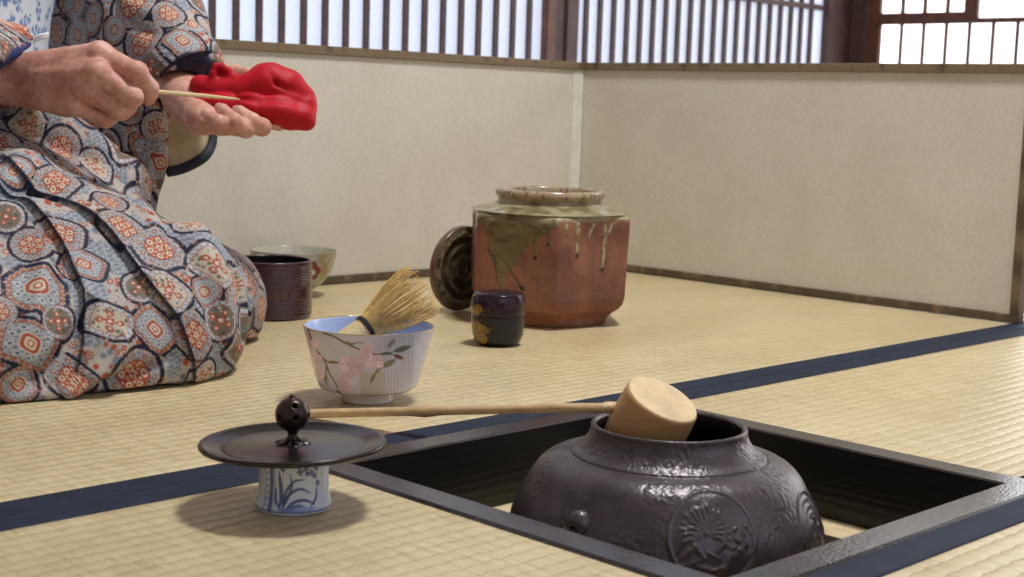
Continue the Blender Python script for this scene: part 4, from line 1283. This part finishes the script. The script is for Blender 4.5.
def medallions(V, N, C0, CN, R, kind, seed=0):
    """cloth colours: each vertex belongs to the nearest medallion (round, octagonal or long panel) with rings of flowers, navy between"""
    n = len(V); best = np.full(n, 1e9); who = np.zeros(n, int); U = np.zeros(n); W = np.zeros(n)
    order = np.argsort(V[:, 0]); XS = V[order, 0]
    for i in range(len(C0)):
        s0, s1 = np.searchsorted(XS, (C0[i][0]-R[i]*2.6, C0[i][0]+R[i]*2.6)); cand = order[s0:s1]
        cand = cand[(np.abs(V[cand, 1]-C0[i][1]) < R[i]*2.6) & (np.abs(V[cand, 2]-C0[i][2]) < R[i]*2.6)]
        if len(cand) == 0: continue
        a_ = rand01(i, seed)*1.2+.2
        t0 = np.array([0, 0, 1.0]) if abs(CN[i][2]) < .85 else np.array([1.0, 0, 0])
        t0 = t0-(t0 @ CN[i])*CN[i]; t0 /= np.linalg.norm(t0); t1 = np.cross(CN[i], t0)
        e0 = math.cos(a_)*t0+math.sin(a_)*t1; e1 = -math.sin(a_)*t0+math.cos(a_)*t1
        q = V[cand]-C0[i]; u = q @ e0/R[i]; w = q @ e1/R[i]; h = q @ CN[i]/R[i]
        if kind[i] == 2: u = u/1.22; w = w/.86
        d_ = np.sqrt(u**2+w**2+.4*h*h)
        m = d_ < best[cand]; idx = cand[m]; best[idx] = d_[m]; who[idx] = i; U[idx] = u[m]; W[idx] = w[m]
    K = np.asarray(kind)[who]; rr = rand01(who, seed+5); th = np.arctan2(W, U)
    oct_ = np.cos(((th+PI/8) % (PI/4))-PI/8)
    box = (np.abs(U)**4+np.abs(W)**4)**.25
    d_ = np.where(K == 1, np.hypot(U, W)*oct_, np.where(K == 2, box, np.hypot(U, W)))
    mm = np.asarray(R)[who]*1000                       # radius in millimetres
    P3 = V*1000
    f1, h1 = florets(P3, 9.0, seed+1); f2, h2 = florets(P3, 5.2, seed+2)
    fb = vnoise(P3/16, 53+seed)
    c1, c2 = rand01(h1, 4), rand01(h2, 4)
    col = np.tile(lin(NAVY), (n, 1))
    soft = lambda e, x: ss(e+.05, e-.05, x)
    def at_(m, c, a=1.0):
        nonlocal col
        col = mix(col, c, a*m)
    # ground: navy close to the medallions, strewn blossoms and wave-scale patches further out
    at_(soft(.38, f2)*(c2 < .30), (150, 104, 86)); at_(soft(.16, f2)*(c2 < .30), CREAM)
    far = ss(1.17, 1.20, d_)
    at_(far, (192, 182, 170))
    sc = 8.0
    q1 = (P3 @ np.array([.66, .62, .42]))/sc; q2 = (P3 @ np.array([-.35, .1, .93]))/(sc*.55)
    row = np.floor(q2); fx = (q1+.5*(row % 2)) % 1-.5; fy = q2-row
    rho = np.hypot(fx*1.7, fy)
    scal = far*ss(.0, .08, fb)
    at_(scal, (128, 134, 142)); at_(scal*(ss(.60, .66, rho)*ss(.80, .74, rho)+ss(.26, .32, rho)*ss(.46, .40, rho)), (206, 206, 206), .9)
    fl_ = far*(1-ss(.0, .08, fb))
    at_(fl_*soft(.46, f1)*(c1 < .62), RUST); at_(fl_*soft(.46, f1)*(c1 > .8), SLATE); at_(fl_*soft(.30, f1)*(c1 < .3), (214, 186, 160)); at_(fl_*soft(.15, f1), WINE); at_(fl_*soft(.2, f2)*(c2 > .55), OLIVE, .9)
    def ring(a, b_, c, amt=1.0, cond=True):
        at_(ss(a-.012, a+.012, d_)*ss(b_+.012, b_-.012, d_)*cond, c, amt)
    def dots(r0, cnt, size, c, cond=True, amt=1.0, ph=0.0):
        """cnt dots of radius size (in medallion radii) on a ring"""
        fr = ((th+ph)*cnt/(2*PI)) % 1-.5
        q = np.hypot(fr*2*PI*r0/cnt, d_-r0); at_(ss(size*1.2, size*.8, q)*cond, c, amt)
    rad_d = d_
    A, B_, D_ = rr < .36, (rr >= .36) & (rr < .64), rr >= .64
    grey = (172, 168, 166)
    inn = d_ < 1
    ring(-1, 1.0, (208, 196, 176)); ring(.955, .985, (128, 92, 84), .8)
    # A: red heart with cream blossoms inside a grey flowered band
    ring(.60, .94, grey, 1, A); dots(.77, 10, .105, (150, 92, 82), A); dots(.77, 10, .045, CREAM, A); dots(.66, 10, .05, (104, 112, 124), A, 1, .31); dots(.88, 10, .05, (104, 112, 124), A, 1, .31)
    at_(A & (d_ > .60) & (d_ < .94) & (f2 < .2), (120, 126, 138), .8)
    ring(.575, .61, WINE, 1, A); ring(-1, .575, RUST, 1, A)
    dots(.40, 6, .125, (224, 204, 176), A); dots(.40, 6, .05, WINE, A); dots(.26, 6, .05, (206, 190, 160), A, 1, .52); dots(.50, 12, .04, (216, 196, 166), A, 1, .26); pet = .13+.05*np.cos(th*5); at_(A*soft(1.0, d_/pet), (226, 208, 182)); at_(A*soft(1.0, d_/.055), WINE)
    # B: blue-grey rings round a small red flower
    ring(.84, .95, (176, 92, 66), .95, B_); dots(.895, 22, .035, CREAM, B_); ring(.80, .84, NAVY, .8, B_); ring(.42, .80, (172, 172, 172), 1, B_)
    dots(.62, 9, .12, (206, 202, 194), B_); dots(.62, 9, .06, (86, 100, 128), B_); dots(.72, 18, .035, (96, 108, 130), B_); dots(.50, 14, .04, (92, 104, 128), B_); ring(.37, .42, (206, 196, 180), 1, B_); ring(-1, .37, RUST, 1, B_); ring(.15, .25, (216, 200, 176), 1, B_); at_(B_*soft(1.0, d_/.09), (226, 210, 186))
    # D: olive or cream panel with red lotus, slate roundels
    lite = D_ & (rand01(who, seed+9) < .5)
    ring(.80, .95, (196, 196, 196), 1, D_); dots(.875, 20, .05, (112, 122, 140), D_); ring(.76, .80, (168, 74, 54), 1, D_); ring(-1, .76, (122, 116, 98), 1, D_); ring(-1, .76, (204, 190, 166), 1, lite)
    sel = D_ & (d_ < .74)
    at_(sel*soft(.40, f2)*(c2 < .45), (84, 84, 66), .9); at_(sel*soft(.42, f2)*(c2 > .8), (196, 188, 172), .9)
    dots(.42, 4, .17, RUST, D_, 1, .6); dots(.42, 4, .075, (220, 200, 172), D_, 1, .6); at_(D_*soft(1.0, d_/(.20+.05*np.cos(th*6))), (184, 78, 56)); at_(D_*soft(1.0, d_/.10), (224, 206, 180)); dots(.60, 8, .05, (92, 106, 130), D_, 1, .2)
    return mix(col, (98, 92, 96), .22*ss(.25, .6, vnoise(P3/1.5, 60)))

def scatter_centres(V, N, given, rad, seed):
    """fills the rest of the cloth with medallions, keeping them apart"""
    rs = np.random.default_rng(seed)
    pts = [np.asarray(g) for g in given]
    order = rs.permutation(len(V))[:4000]
    P = list(pts)
    arr = np.array(P) if P else np.zeros((0, 3))
    for i in order:
        if len(arr) == 0 or np.min(np.sum((arr-V[i])**2, 1)) > rad**2:
            arr = np.vstack([arr, V[i]])
    return arr

def nearest_normal(V, N, pts):
    V, N = V[::9].astype(np.float32), N[::9]
    return np.array([N[np.argmin(((V-p.astype(np.float32))**2).sum(1))] for p in np.asarray(pts)])

M_KIM = painted('kimono_cloth', .62, 0, 900, .35, .0004, .14, spec=.25)

def subdivide(o, lv=1):
    m = o.modifiers.new('subdivision', 'SUBSURF'); m.levels = lv; m.render_levels = lv
    dg = bpy.context.evaluated_depsgraph_get(); me = bpy.data.meshes.new_from_object(o.evaluated_get(dg))
    o.modifiers.clear(); old = o.data; o.data = me; me.name = old.name; bpy.data.meshes.remove(old)
    n = len(me.vertices); v = np.empty(n*3, np.float32); me.vertices.foreach_get('co', v)
    nn = np.empty(n*3, np.float32); me.vertex_normals.foreach_get('vector', nn)
    return v.reshape(-1, 3).astype(float)+np.array(parent_world(o.parent)), nn.reshape(-1, 3).astype(float)
def set_verts(o, V):
    o.data.vertices.foreach_set('co', (V-np.array(parent_world(o.parent))).astype(np.float32).ravel()); o.data.update()
def set_col(o, col):
    a = o.data.color_attributes.new('Col', 'FLOAT_COLOR', 'POINT')
    cc = np.ones((len(col), 4), np.float32); cc[:, :3] = col; a.data.foreach_set('color', cc.ravel())
    o.data.polygons.foreach_set('use_smooth', np.ones(len(o.data.polygons), dtype=bool))

def hit_front(V, px, N):
    """visible cloth vertex nearest to a photo pixel"""
    p = fold_px(V); m = (N @ FW) < -.05
    d_ = np.hypot(*(p-np.asarray(px)).T)+np.where(m, 0, 1e6)
    near = np.where(d_ < d_.min()+2.0)[0]
    return near[np.argmin((V[near]-CPOS) @ FW)]

# ---- the robe over the legs
v, f = surface_nets(sdf_lap, np.array([-.58, .22, -.012]), np.array([.42, 1.14, .36]), .0052)
lap = mesh_obj('kimono_skirt', v, f, M_KIM, person)
V, N = subdivide(lap, 2)
vis = (N @ FW < .1)
PX = fold_px(V)
# folds of the cloth: (pixels along the fold, height in metres, width in pixels, kind)   kind 's' = overlap step, 'r' = ridge, 'v' = valley
FOLDS = [([(-10, 150), (30, 188), (83, 215), (118, 246), (141, 276), (162, 302), (177, 322), (188, 350), (193, 385)], .0055, 8, 's'),
         ([(-5, 182), (22, 198), (40, 215), (57, 240), (74, 272), (84, 300), (84, 335), (76, 372)], .0050, 7, 's'),
         ([(0, 158), (50, 170), (95, 185), (130, 205), (165, 235)], .006, 9, 'r'), ([(0, 190), (45, 193), (90, 207)], .006, 7, 'v'),
         ([(45, 240), (40, 290), (22, 340), (5, 380)], .005, 12, 'r'), ([(92, 300), (70, 345), (30, 385)], .006, 8, 'v'), ([(130, 330), (110, 365), (60, 392)], .007, 9, 'r'),
         ([(62, 398), (100, 384), (150, 368), (178, 352)], .005, 6, 'v'), ([(0, 400), (50, 392), (110, 385)], .004, 6, 'r'),
         ([(170, 190), (205, 245), (225, 300), (228, 350)], .004, 11, 'r'), ([(150, 205), (190, 262), (212, 320), (215, 370)], .003, 9, 'v'),
         ([(232, 262), (246, 300), (243, 345)], .004, 7, 'v'), ([(0, 118), (50, 140), (110, 168)], .006, 9, 'v'), ([(0, 104), (60, 120), (120, 150)], .005, 8, 'r')]
D = np.zeros(len(V)); NAVYLINE = np.zeros(len(V))
for pts, hgt, wd, kd in FOLDS:
    d_, al, sd = seg_dist(PX, smooth_path(np.array(pts, float), 40)); e_ = np.sin(PI*np.clip(al, 0, 1))**.35
    if kd == 's':
        s = d_*sd
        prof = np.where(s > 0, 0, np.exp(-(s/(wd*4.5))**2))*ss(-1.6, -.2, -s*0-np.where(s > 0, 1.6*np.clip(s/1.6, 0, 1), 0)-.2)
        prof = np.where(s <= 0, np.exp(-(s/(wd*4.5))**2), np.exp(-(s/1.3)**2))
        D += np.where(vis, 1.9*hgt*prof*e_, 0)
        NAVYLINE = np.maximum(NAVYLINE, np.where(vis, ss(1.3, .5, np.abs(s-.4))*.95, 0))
    else:
        D += np.where(vis, (1 if kd == 'r' else -1)*2.1*hgt*np.exp(-(d_/wd)**2)*e_, 0)
Q = V*1000
D += .0030*vnoise(Q/60, 71)+.0013*vnoise(Q/24, 72)
V2 = V+N*D[:, None]; V2[:, 2] = np.maximum(V2[:, 2], .0014)
MED = [(38, 283, 29, 1), (32, 243, 20, 0), (160, 246, 26, 1), (62, 232, 20, 2), (110, 200, 17, 0), (112, 320, 20, 2), (32, 345, 26, 2), (20, 385, 20, 0), (135, 372, 27, 0), (157, 328, 20, 2), (198, 335, 21, 2),
       (170, 288, 20, 2), (218, 262, 21, 2), (222, 322, 20, 0), (240, 300, 17, 1), (205, 290, 16, 0), (85, 262, 18, 2), (125, 225, 20, 2), (30, 130, 18, 1), (58, 178, 21, 2), (95, 165, 18, 0), (8, 215, 18, 0), (205, 378, 18, 0), (60, 320, 18, 0), (192, 215, 18, 0), (0, 310, 18, 0), (75, 380, 20, 2), (15, 165, 18, 0), (140, 285, 17, 0)]
cen, rad_, knd = [], [], []
for (x, y, r_, kk) in MED:
    i = hit_front(V2, (x, y), N); cen.append(V2[i]); rad_.append(r_*np.dot(V2[i]-CPOS, FW)/CF); knd.append(kk)
allc = scatter_centres(V2, N, cen, .041, 4)
R_ = np.r_[rad_, .020+.006*rand01(np.arange(len(allc)-len(cen)), 3)]
K_ = np.r_[knd, (rand01(np.arange(len(allc)-len(cen)), 8)*3).astype(int)]
col = medallions(V2, N, allc, nearest_normal(V2, N, allc), R_, K_, 1)
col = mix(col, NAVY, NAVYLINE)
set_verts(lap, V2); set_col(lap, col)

# ---- upper body of the robe with its sash
v, f = surface_nets(sdf_torso, np.array([-.36, .38, .14]), np.array([.38, 1.08, .74]), .007)
tor = mesh_obj('kimono_top', v, f, M_KIM, person)
V, N = subdivide(tor, 1)
Q = V*1000
V = V+N*(.0025*vnoise(Q/50, 75)+.0012*vnoise(Q/20, 76))[:, None]
allc = scatter_centres(V, N, [], .046, 6); k_ = np.arange(len(allc))
set_verts(tor, V); set_col(tor, medallions(V, N, allc, nearest_normal(V, N, allc), .020+.007*rand01(k_, 2), (rand01(k_, 9)*3).astype(int), 2))

# ---- collar bands crossing into the sash
def on_torso(P, out):
    P = np.asarray(P, float)
    for _ in range(6):
        g = grads(sdf_torso, P); P = P-g*(sdf_torso(P)-out)[:, None]
    return P
fd, ld = np.array([.77, -.64, 0]), np.array([.64, .77, 0])
for s, o_ in ((-1, .004), (1, .0085)):
    pts = smooth_path([NECK-fd*.075+[0, 0, .02], NECK+ld*s*.075-fd*.02+[0, 0, .02], NECK+ld*s*.072+fd*.05+[0, 0, -.02], NECK+ld*s*.035+fd*.12+[0, 0, -.09], NECK-ld*s*.03+fd*.15+[0, 0, -.18]], 60)
    pts = on_torso(pts, o_)
    g = grads(sdf_torso, pts)
    cv, cf = [], []
    for i in range(60):
        t_ = pts[min(i+1, 59)]-pts[max(i-1, 0)]; t_ /= np.linalg.norm(t_); w_ = np.cross(g[i], t_)
        for a_, b_ in ((-.024, -.004), (-.022, .002), (.022, .002), (.024, -.004)): cv.append(pts[i]+w_*a_+g[i]*b_)
    for i in range(59):
        for j in range(3): cf.append((i*4+j, (i+1)*4+j, (i+1)*4+j+1, i*4+j+1))
        cf.append((i*4+3, (i+1)*4+3, (i+1)*4, i*4))
    mesh_obj('collar', cv, cf, plain('collar_silk', (196, 188, 176), .6, .06, 80), tor)

# ---- sash, white with blue leaves
def sdf_sash(P):
    d_ = sdf_torso(P)-.016
    t_ = np.abs((P[:, 2]-.395)-.0*P[:, 0])-.085
    return smax(d_, t_, .01)
v, f = surface_nets(sdf_sash, np.array([-.40, .34, .27]), np.array([.40, 1.12, .52]), .005)
ob = mesh_obj('sash', v, f, painted('sash_silk', .55, 0, 600, .2, .0003, .05), person)
V, N = subdivide(ob, 1); Q = V*1000
pc = np.tile(lin((204, 212, 216)), (len(V), 1)); allc = scatter_centres(V, N, [], .0205, 12); nn = nearest_normal(V, N, allc)
for i, c_ in enumerate(allc):
    d0 = V-c_; near = np.abs(d0).max(1) < .020
    if not near.any(): continue
    a_ = rand01(i, 3)*PI*2; t0 = np.array([0, 0, 1.0]); t0 = t0-(t0 @ nn[i])*nn[i]; t0 /= np.linalg.norm(t0)+1e-9; t1 = np.cross(nn[i], t0)
    u = (d0[near] @ t0)*640; w = (d0[near] @ t1)*640; u, w = math.cos(a_)*u+math.sin(a_)*w, -math.sin(a_)*u+math.cos(a_)*w
    m = np.zeros(near.sum())
    m = np.maximum(m, ss(.8, .3, np.abs(w))*(np.abs(u) < 8))
    for s, x0 in ((1, -4), (-1, -1), (1, 2), (-1, 5)):
        m = np.maximum(m, ss(1.15, .8, np.hypot((u-x0-1)/2.3, (w-s*2.4)/1.6)))
    idx = np.where(near)[0]; pc[idx] = mix(pc[idx], (58, 100, 160), .92*m)
set_col(ob, pc)
fan = MB(); a0 = V[hit_front(V, (37, 40), N)]-FW*.002
fan.tube([a0-RT*.004, a0+RT*.008-DN*.0035-FW*.001, a0+RT*.016-DN*.006], .0022, 8); fan.tube([a0-RT*.004+DN*.003, a0+RT*.008-DN*.0008-FW*.001, a0+RT*.0155-DN*.0035], .0020, 8)
fan.obj('sash_cord_end', plain('white_cord', (222, 226, 226), .6, .03, 100), ob, True)

# ---- sleeves
def sleeve(name, fn, lo, hi, h, folds, seed, med, lining=None):
    v, f = surface_nets(fn, lo, hi, h)
    o = mesh_obj(name, v, f, M_KIM, person)
    V, N = subdivide(o, 2 if seed == 21 else 1); vis = (N @ FW < .1); PX = fold_px(V); Q = V*1000
    D = .0020*vnoise(Q/40, 81+seed)+.0010*vnoise(Q/17, 82+seed)
    line = np.zeros(len(V))
    for pts, hgt, wd, kd in folds:
        d_, al, sd = seg_dist(PX, smooth_path(np.array(pts, float), 30)); e_ = np.sin(PI*np.clip(al, 0, 1))**.35
        if kd == 's':
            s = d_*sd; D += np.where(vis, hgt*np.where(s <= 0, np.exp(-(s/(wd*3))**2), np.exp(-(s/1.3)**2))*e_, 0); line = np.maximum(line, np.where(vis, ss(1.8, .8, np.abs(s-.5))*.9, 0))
        else: D += np.where(vis, (1 if kd == 'r' else -1)*hgt*np.exp(-(d_/wd)**2)*e_, 0)
    V = V+N*D[:, None]
    cen, rad_, knd = [], [], []
    for (x, y, r_, kk) in med:
        i = hit_front(V, (x, y), N); cen.append(V[i]); rad_.append(r_*np.dot(V[i]-CPOS, FW)/CF); knd.append(kk)
    allc = scatter_centres(V, N, cen, .042, 5+seed); k_ = np.arange(len(allc)-len(cen))
    col = medallions(V, N, allc, nearest_normal(V, N, allc), np.r_[rad_, .019+.006*rand01(k_, 3)], np.r_[knd, (rand01(k_, 8)*3).astype(int)].astype(int), seed)
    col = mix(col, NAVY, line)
    if lining is not None: col = lining(V, N, col)
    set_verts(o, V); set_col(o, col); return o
# left sleeve: upper arm to wrist, with the long sleeve bag hanging below
LW = LHJ['fore'][2]
cuffL = J(192, 76, 1.715)
def sdf_sleeveL(P):
    d_ = chain(P, [SHL+[0, 0, .0], J(118, -60, 1.90), J(150, 20, 1.790), J(184, 66, 1.715)], (.092, .082, .056, .046), .05)
    # hanging bag, a flat pouch below the forearm
    a, b_, c_, e_ = J(112, 30, 1.80), J(160, 60, 1.735), J(160, 185, 1.735), J(112, 176, 1.80)
    bag = smin(cone(P, J(112, 40, 1.80), J(112, 205, 1.79), .040, .022), cone(P, J(156, 80, 1.735), J(158, 205, 1.735), .014, .010), .05)
    bag = smin(bag, cone(P, J(136, 60, 1.765), J(138, 205, 1.765), .036, .019), .04)
    bag = smin(bag, cone(P, J(88, -40, 1.87), J(86, 130, 1.85), .060, .036), .05)
    d_ = smin(d_, bag, .03)
    ax = LHJ['fore'][2]-LHJ['fore'][1]; ax /= np.linalg.norm(ax)
    d_ = smax(d_, (P-J(196, 92, 1.70)) @ ax, .004)                                   # cuff opening
    return smax(d_, -cone(P, LHJ['fore'][1], LHJ['fore'][2]+ax*.08, .029, .031), .003)
def lineL(V, N, col):
    ax = LHJ['fore'][2]-LHJ['fore'][1]; ax /= np.linalg.norm(ax)
    return mix(col, NAVY, ss(-.0045, -.0025, (V-J(196, 92, 1.70)) @ ax)*ss(.026, .022, cone(V, LHJ['fore'][1], LHJ['fore'][2]+ax*.08, .029, .031))*.95)
sleeve('sleeve', sdf_sleeveL, np.array([-.12, .42, .10]), np.array([.34, 1.08, .72]), .0042,
       [([(105, -10), (130, 22), (152, 33), (178, 26), (196, 40)], .004, 6, 'v'), ([(150, 88), (170, 66), (195, 54), (212, 52)], .006, 7, 's'), ([(104, 60), (118, 95), (135, 120), (150, 160)], .005, 7, 'v'), ([(120, 100), (128, 140), (150, 190)], .005, 6, 'r'), ([(146, 100), (152, 150), (160, 190)], .004, 5, 'v'), ([(108, 110), (116, 150), (130, 180)], .004, 6, 'r'), ([(118, 0), (150, 12), (172, 4)], .004, 7, 'r')],
       21, [(139, 42, 23, 0), (184, 38, 18, 2), (130, 0, 24, 0), (172, 78, 18, 2), (112, 30, 15, 0), (130, 110, 16, 0), (158, 128, 15, 0), (170, 12, 16, 0)], lineL)
# pale under-sleeve lining hanging open behind the wrist, with its navy hem
v = []; top = [J(170, 92, 1.745), J(180, 96, 1.752), J(192, 102, 1.760), J(202, 108, 1.770), J(208, 120, 1.785)]
bot = [J(168, 170, 1.745), J(180, 167, 1.752), J(193, 161, 1.760), J(204, 153, 1.772), J(210, 140, 1.786)]
tp, bt = smooth_path(top, 24), smooth_path(bot, 24)
def sheet(A, B_, m, th, bulge):
    n = len(A); g = np.zeros((n, m, 3))
    for j, t_ in enumerate(np.linspace(0, 1, m)): g[:, j] = A+(B_-A)*t_ - FW*bulge*math.sin(PI*t_)
    V = np.concatenate([g.reshape(-1, 3), (g+FW*th).reshape(-1, 3)]); o_ = n*m
    F = [(i*m+j, i*m+j+1, (i+1)*m+j+1, (i+1)*m+j) for i in range(n-1) for j in range(m-1)]
    F += [(o_+i*m+j, o_+(i+1)*m+j, o_+(i+1)*m+j+1, o_+i*m+j+1) for i in range(n-1) for j in range(m-1)]
    ring = [i*m for i in range(n)]+[(n-1)*m+j for j in range(1, m)]+[i*m+m-1 for i in range(n-2, -1, -1)]+[j for j in range(m-2, 0, -1)]
    F += [(ring[i], ring[(i+1) % len(ring)], o_+ring[(i+1) % len(ring)], o_+ring[i]) for i in range(len(ring))]
    return V, F
Vs, Fs = sheet(tp, bt, 16, .004, .010)
und = mesh_obj('sleeve_lining', Vs, Fs, plain('lining_silk', (176, 158, 126), .7, .08, 40, bump=.1), person)
hv, hf_ = tube(smooth_path([J(167, 172, 1.742), J(180, 169.5, 1.750), J(194, 163.5, 1.758), J(206, 155, 1.770), J(212.5, 141, 1.785), J(211, 122, 1.787)], 40), .0062, 12, True, (FW, .75))
mesh_obj('hem', hv, hf_, plain('navy_hem', (22, 24, 40), .7, .1, 60), und)
# right sleeve at the left edge of the picture
def sdf_sleeveR(P):
    ax = RHJ['fore'][2]-RHJ['fore'][1]; ax /= np.linalg.norm(ax)
    d_ = chain(P, [SHR, ELR, J(-66, 72, 1.462), J(8, 70, 1.515)], (.092, .085, .058, .050), .05)
    bag = smin(cone(P, J(-85, 80, 1.46), J(-90, 200, 1.45), .045, .022), cone(P, J(-55, 80, 1.48), J(-62, 180, 1.47), .028, .014), .05)
    d_ = smin(d_, bag, .03)
    nrm = ax*.82-DN*-.57*1; nrm = ax*.80+DN*-.0; cut = (P-J(13, 58, 1.462)) @ (.80*RT+.60*DN-.05*FW)
    d_ = smax(d_, cut, .004)
    return smax(d_, -cone(P, J(-28, 72, 1.487), J(40, 74, 1.535), .0455, .0475), .002)
def lineR(V, N, col):
    cut = (V-J(13, 58, 1.462)) @ (.80*RT+.60*DN-.05*FW)
    return mix(col, (40, 56, 110), ss(-.0065, -.0040, cut)*ss(.014, .010, cone(V, J(-28, 72, 1.487), J(40, 74, 1.535), .0455, .0475))*.95)
sleeve('sleeve', sdf_sleeveR, np.array([-.30, .26, .10]), np.array([.14, .76, .72]), .0042, [([(-30, 40), (-10, 60), (0, 75)], .003, 6, 'v')], 31, [(8, 48, 15, 0), (-8, 62, 14, 0)], lineR)

# ================================================================ red silk cloth held in the left hand
def sdf_cloth(P):
    def c(a, b_, ra, rb): return cone(P, J(*a), J(*b_), ra, rb)
    # upper fold: a flat roll that rises to a ridge in the middle and falls to the right end
    up = chain(P, [J(201, 86, 1.652), J(222, 91, 1.650), J(244, 90, 1.648), J(266, 82, 1.650), J(285, 89, 1.653), J(303, 103, 1.656)], (.0125, .0110, .0105, .0140, .0155, .0120), .022)
    up = smin(up, chain(P, [J(262, 72.5, 1.652), J(272, 74, 1.654), J(292, 85, 1.658), J(305, 97, 1.662)], (.0050, .0070, .0085, .0070), .010), .014)
    # lower fold under the groove
    lw = chain(P, [J(201, 104, 1.640), J(225, 107, 1.636), J(252, 107, 1.634), J(278, 111, 1.638), J(302, 115, 1.645)], (.0120, .0105, .0100, .0120, .0125), .022)
    lw = smin(lw, chain(P, [J(268, 117, 1.640), J(290, 121.5, 1.643), J(308, 122.5, 1.648)], (.0060, .0070, .0062), .010), .006)
    en = chain(P, [J(306.5, 97, 1.664), J(308, 110, 1.655), J(307, 122, 1.652)], (.0055, .0058, .0055), .01)
    d_ = smin(smin(up, lw, .0035), en, .014)
    # rolled loop near the wrist
    pl = [J(214, 83, 1.644), J(213, 73, 1.640), J(215.5, 66, 1.640), J(221, 65.5, 1.641), J(228, 71, 1.643), J(234, 78, 1.645), J(236, 83, 1.647)]
    lp = chain(P, pl, (.0040, .0034, .0030, .0030, .0033, .0036, .0050), .004)
    Mq = np.stack([(RT*.6+DN*.8), (RT*.8-DN*.6), FW], 0)
    lp = smin(lp, ellip(P, J(223, 75, 1.6455), (.0145, .0075, .0022), Mq), .003)
    d_ = smin(d_, lp, .006)
    def crease(pts, w_, k_): return smax(d_, -chain(P, pts, (w_*.4,)+(w_,)*(len(pts)-2)+(w_*.4,), .003), k_)
    d_ = crease([J(236, 99, 1.630), J(258, 99.2, 1.620), J(280, 99.5, 1.624), J(300, 103, 1.632), J(313, 105, 1.640)], .0020, .009)
    d_ = crease([J(268, 74, 1.640), J(277, 84, 1.634), J(290, 90, 1.634), J(306, 95, 1.642)], .0014, .009)
    d_ = crease([J(284, 116, 1.620), J(298, 117, 1.624), J(314, 115, 1.632)], .0013, .007)
    return d_+.0008*vnoise(P*1000/15, 91)
a, b_ = np.array([J(195, 60, 1.62), J(320, 135, 1.62), J(195, 60, 1.69), J(320, 135, 1.69)]).min(0)-.02, np.array([J(195, 60, 1.62), J(320, 135, 1.62), J(195, 60, 1.69), J(320, 135, 1.69)]).max(0)+.02
v, f = surface_nets(sdf_cloth, a, b_, .0016)
t = NT('red_silk'); vv = t.coord(); q = t.noise(vv, 60, 3)
t.color(t.ramp(q, [(.3, (172, 8, 26)), (.7, (190, 12, 32))])); t.set(Roughness=.55, Sheen_Weight=.3, Sheen_Roughness=.4, Specular_IOR_Level=.25); t.bump(t.noise(vv, 1400, 2), .25, .0003)
t.b.inputs['Sheen Tint'].default_value = rgba((255, 120, 120))
T = thing('silk_cloth', 'bright red folded silk cloth held in the left hand', 'cloth', J(250, 105, 1.645))
mesh_obj('folded_silk', v, f, t.m, T)

# ================================================================ bamboo tea scoop
s0, s1 = J(100, 86.5, 1.5285), J(240, 99.2, 1.6165)
pts = smooth_path([s0, s0+(s1-s0)*.30, s0+(s1-s0)*.6, s0+(s1-s0)*.85, s1], 50)
u_ = np.linspace(0, 1, 50)
rad_ = .0025+.0004*np.exp(-((u_-.45)/.02)**2)-.0012*ss(.55, 1, u_); rad_[-3:] *= np.array([.85, .65, .3])
v, f = tube(pts, rad_, 10, True, (FW, .45))
T = thing('tea_scoop', 'thin pale bamboo tea scoop pinched in the right hand', 'tea scoop', s0)
mesh_obj('bamboo_strip', v, f, m_bamboo('scoop_bamboo', (214, 188, 138), .4, (200, 200, 200), .06), T)
# ================================================================ light
def area(name, loc, target, size, power, c):
    l = bpy.data.lights.new(name, 'AREA'); l.shape = 'DISK'; l.size = size; l.energy = power
    l.color = c
    o = bpy.data.objects.new(name, l); C.objects.link(o); o.location = loc
    o.rotation_euler = (Vector(target)-Vector(loc)).to_track_quat('-Z', 'Y').to_euler()
    return o
area('ceiling_lamp', (.70, -.15, 2.28), (.66, -.12, 0), .40, 49, (.95, .98, 1.02))
w = bpy.data.worlds.new('world'); bpy.context.scene.world = w; w.use_nodes = True
w.node_tree.nodes['Background'].inputs[0].default_value = (.8, .85, 1, 1); w.node_tree.nodes['Background'].inputs[1].default_value = .3
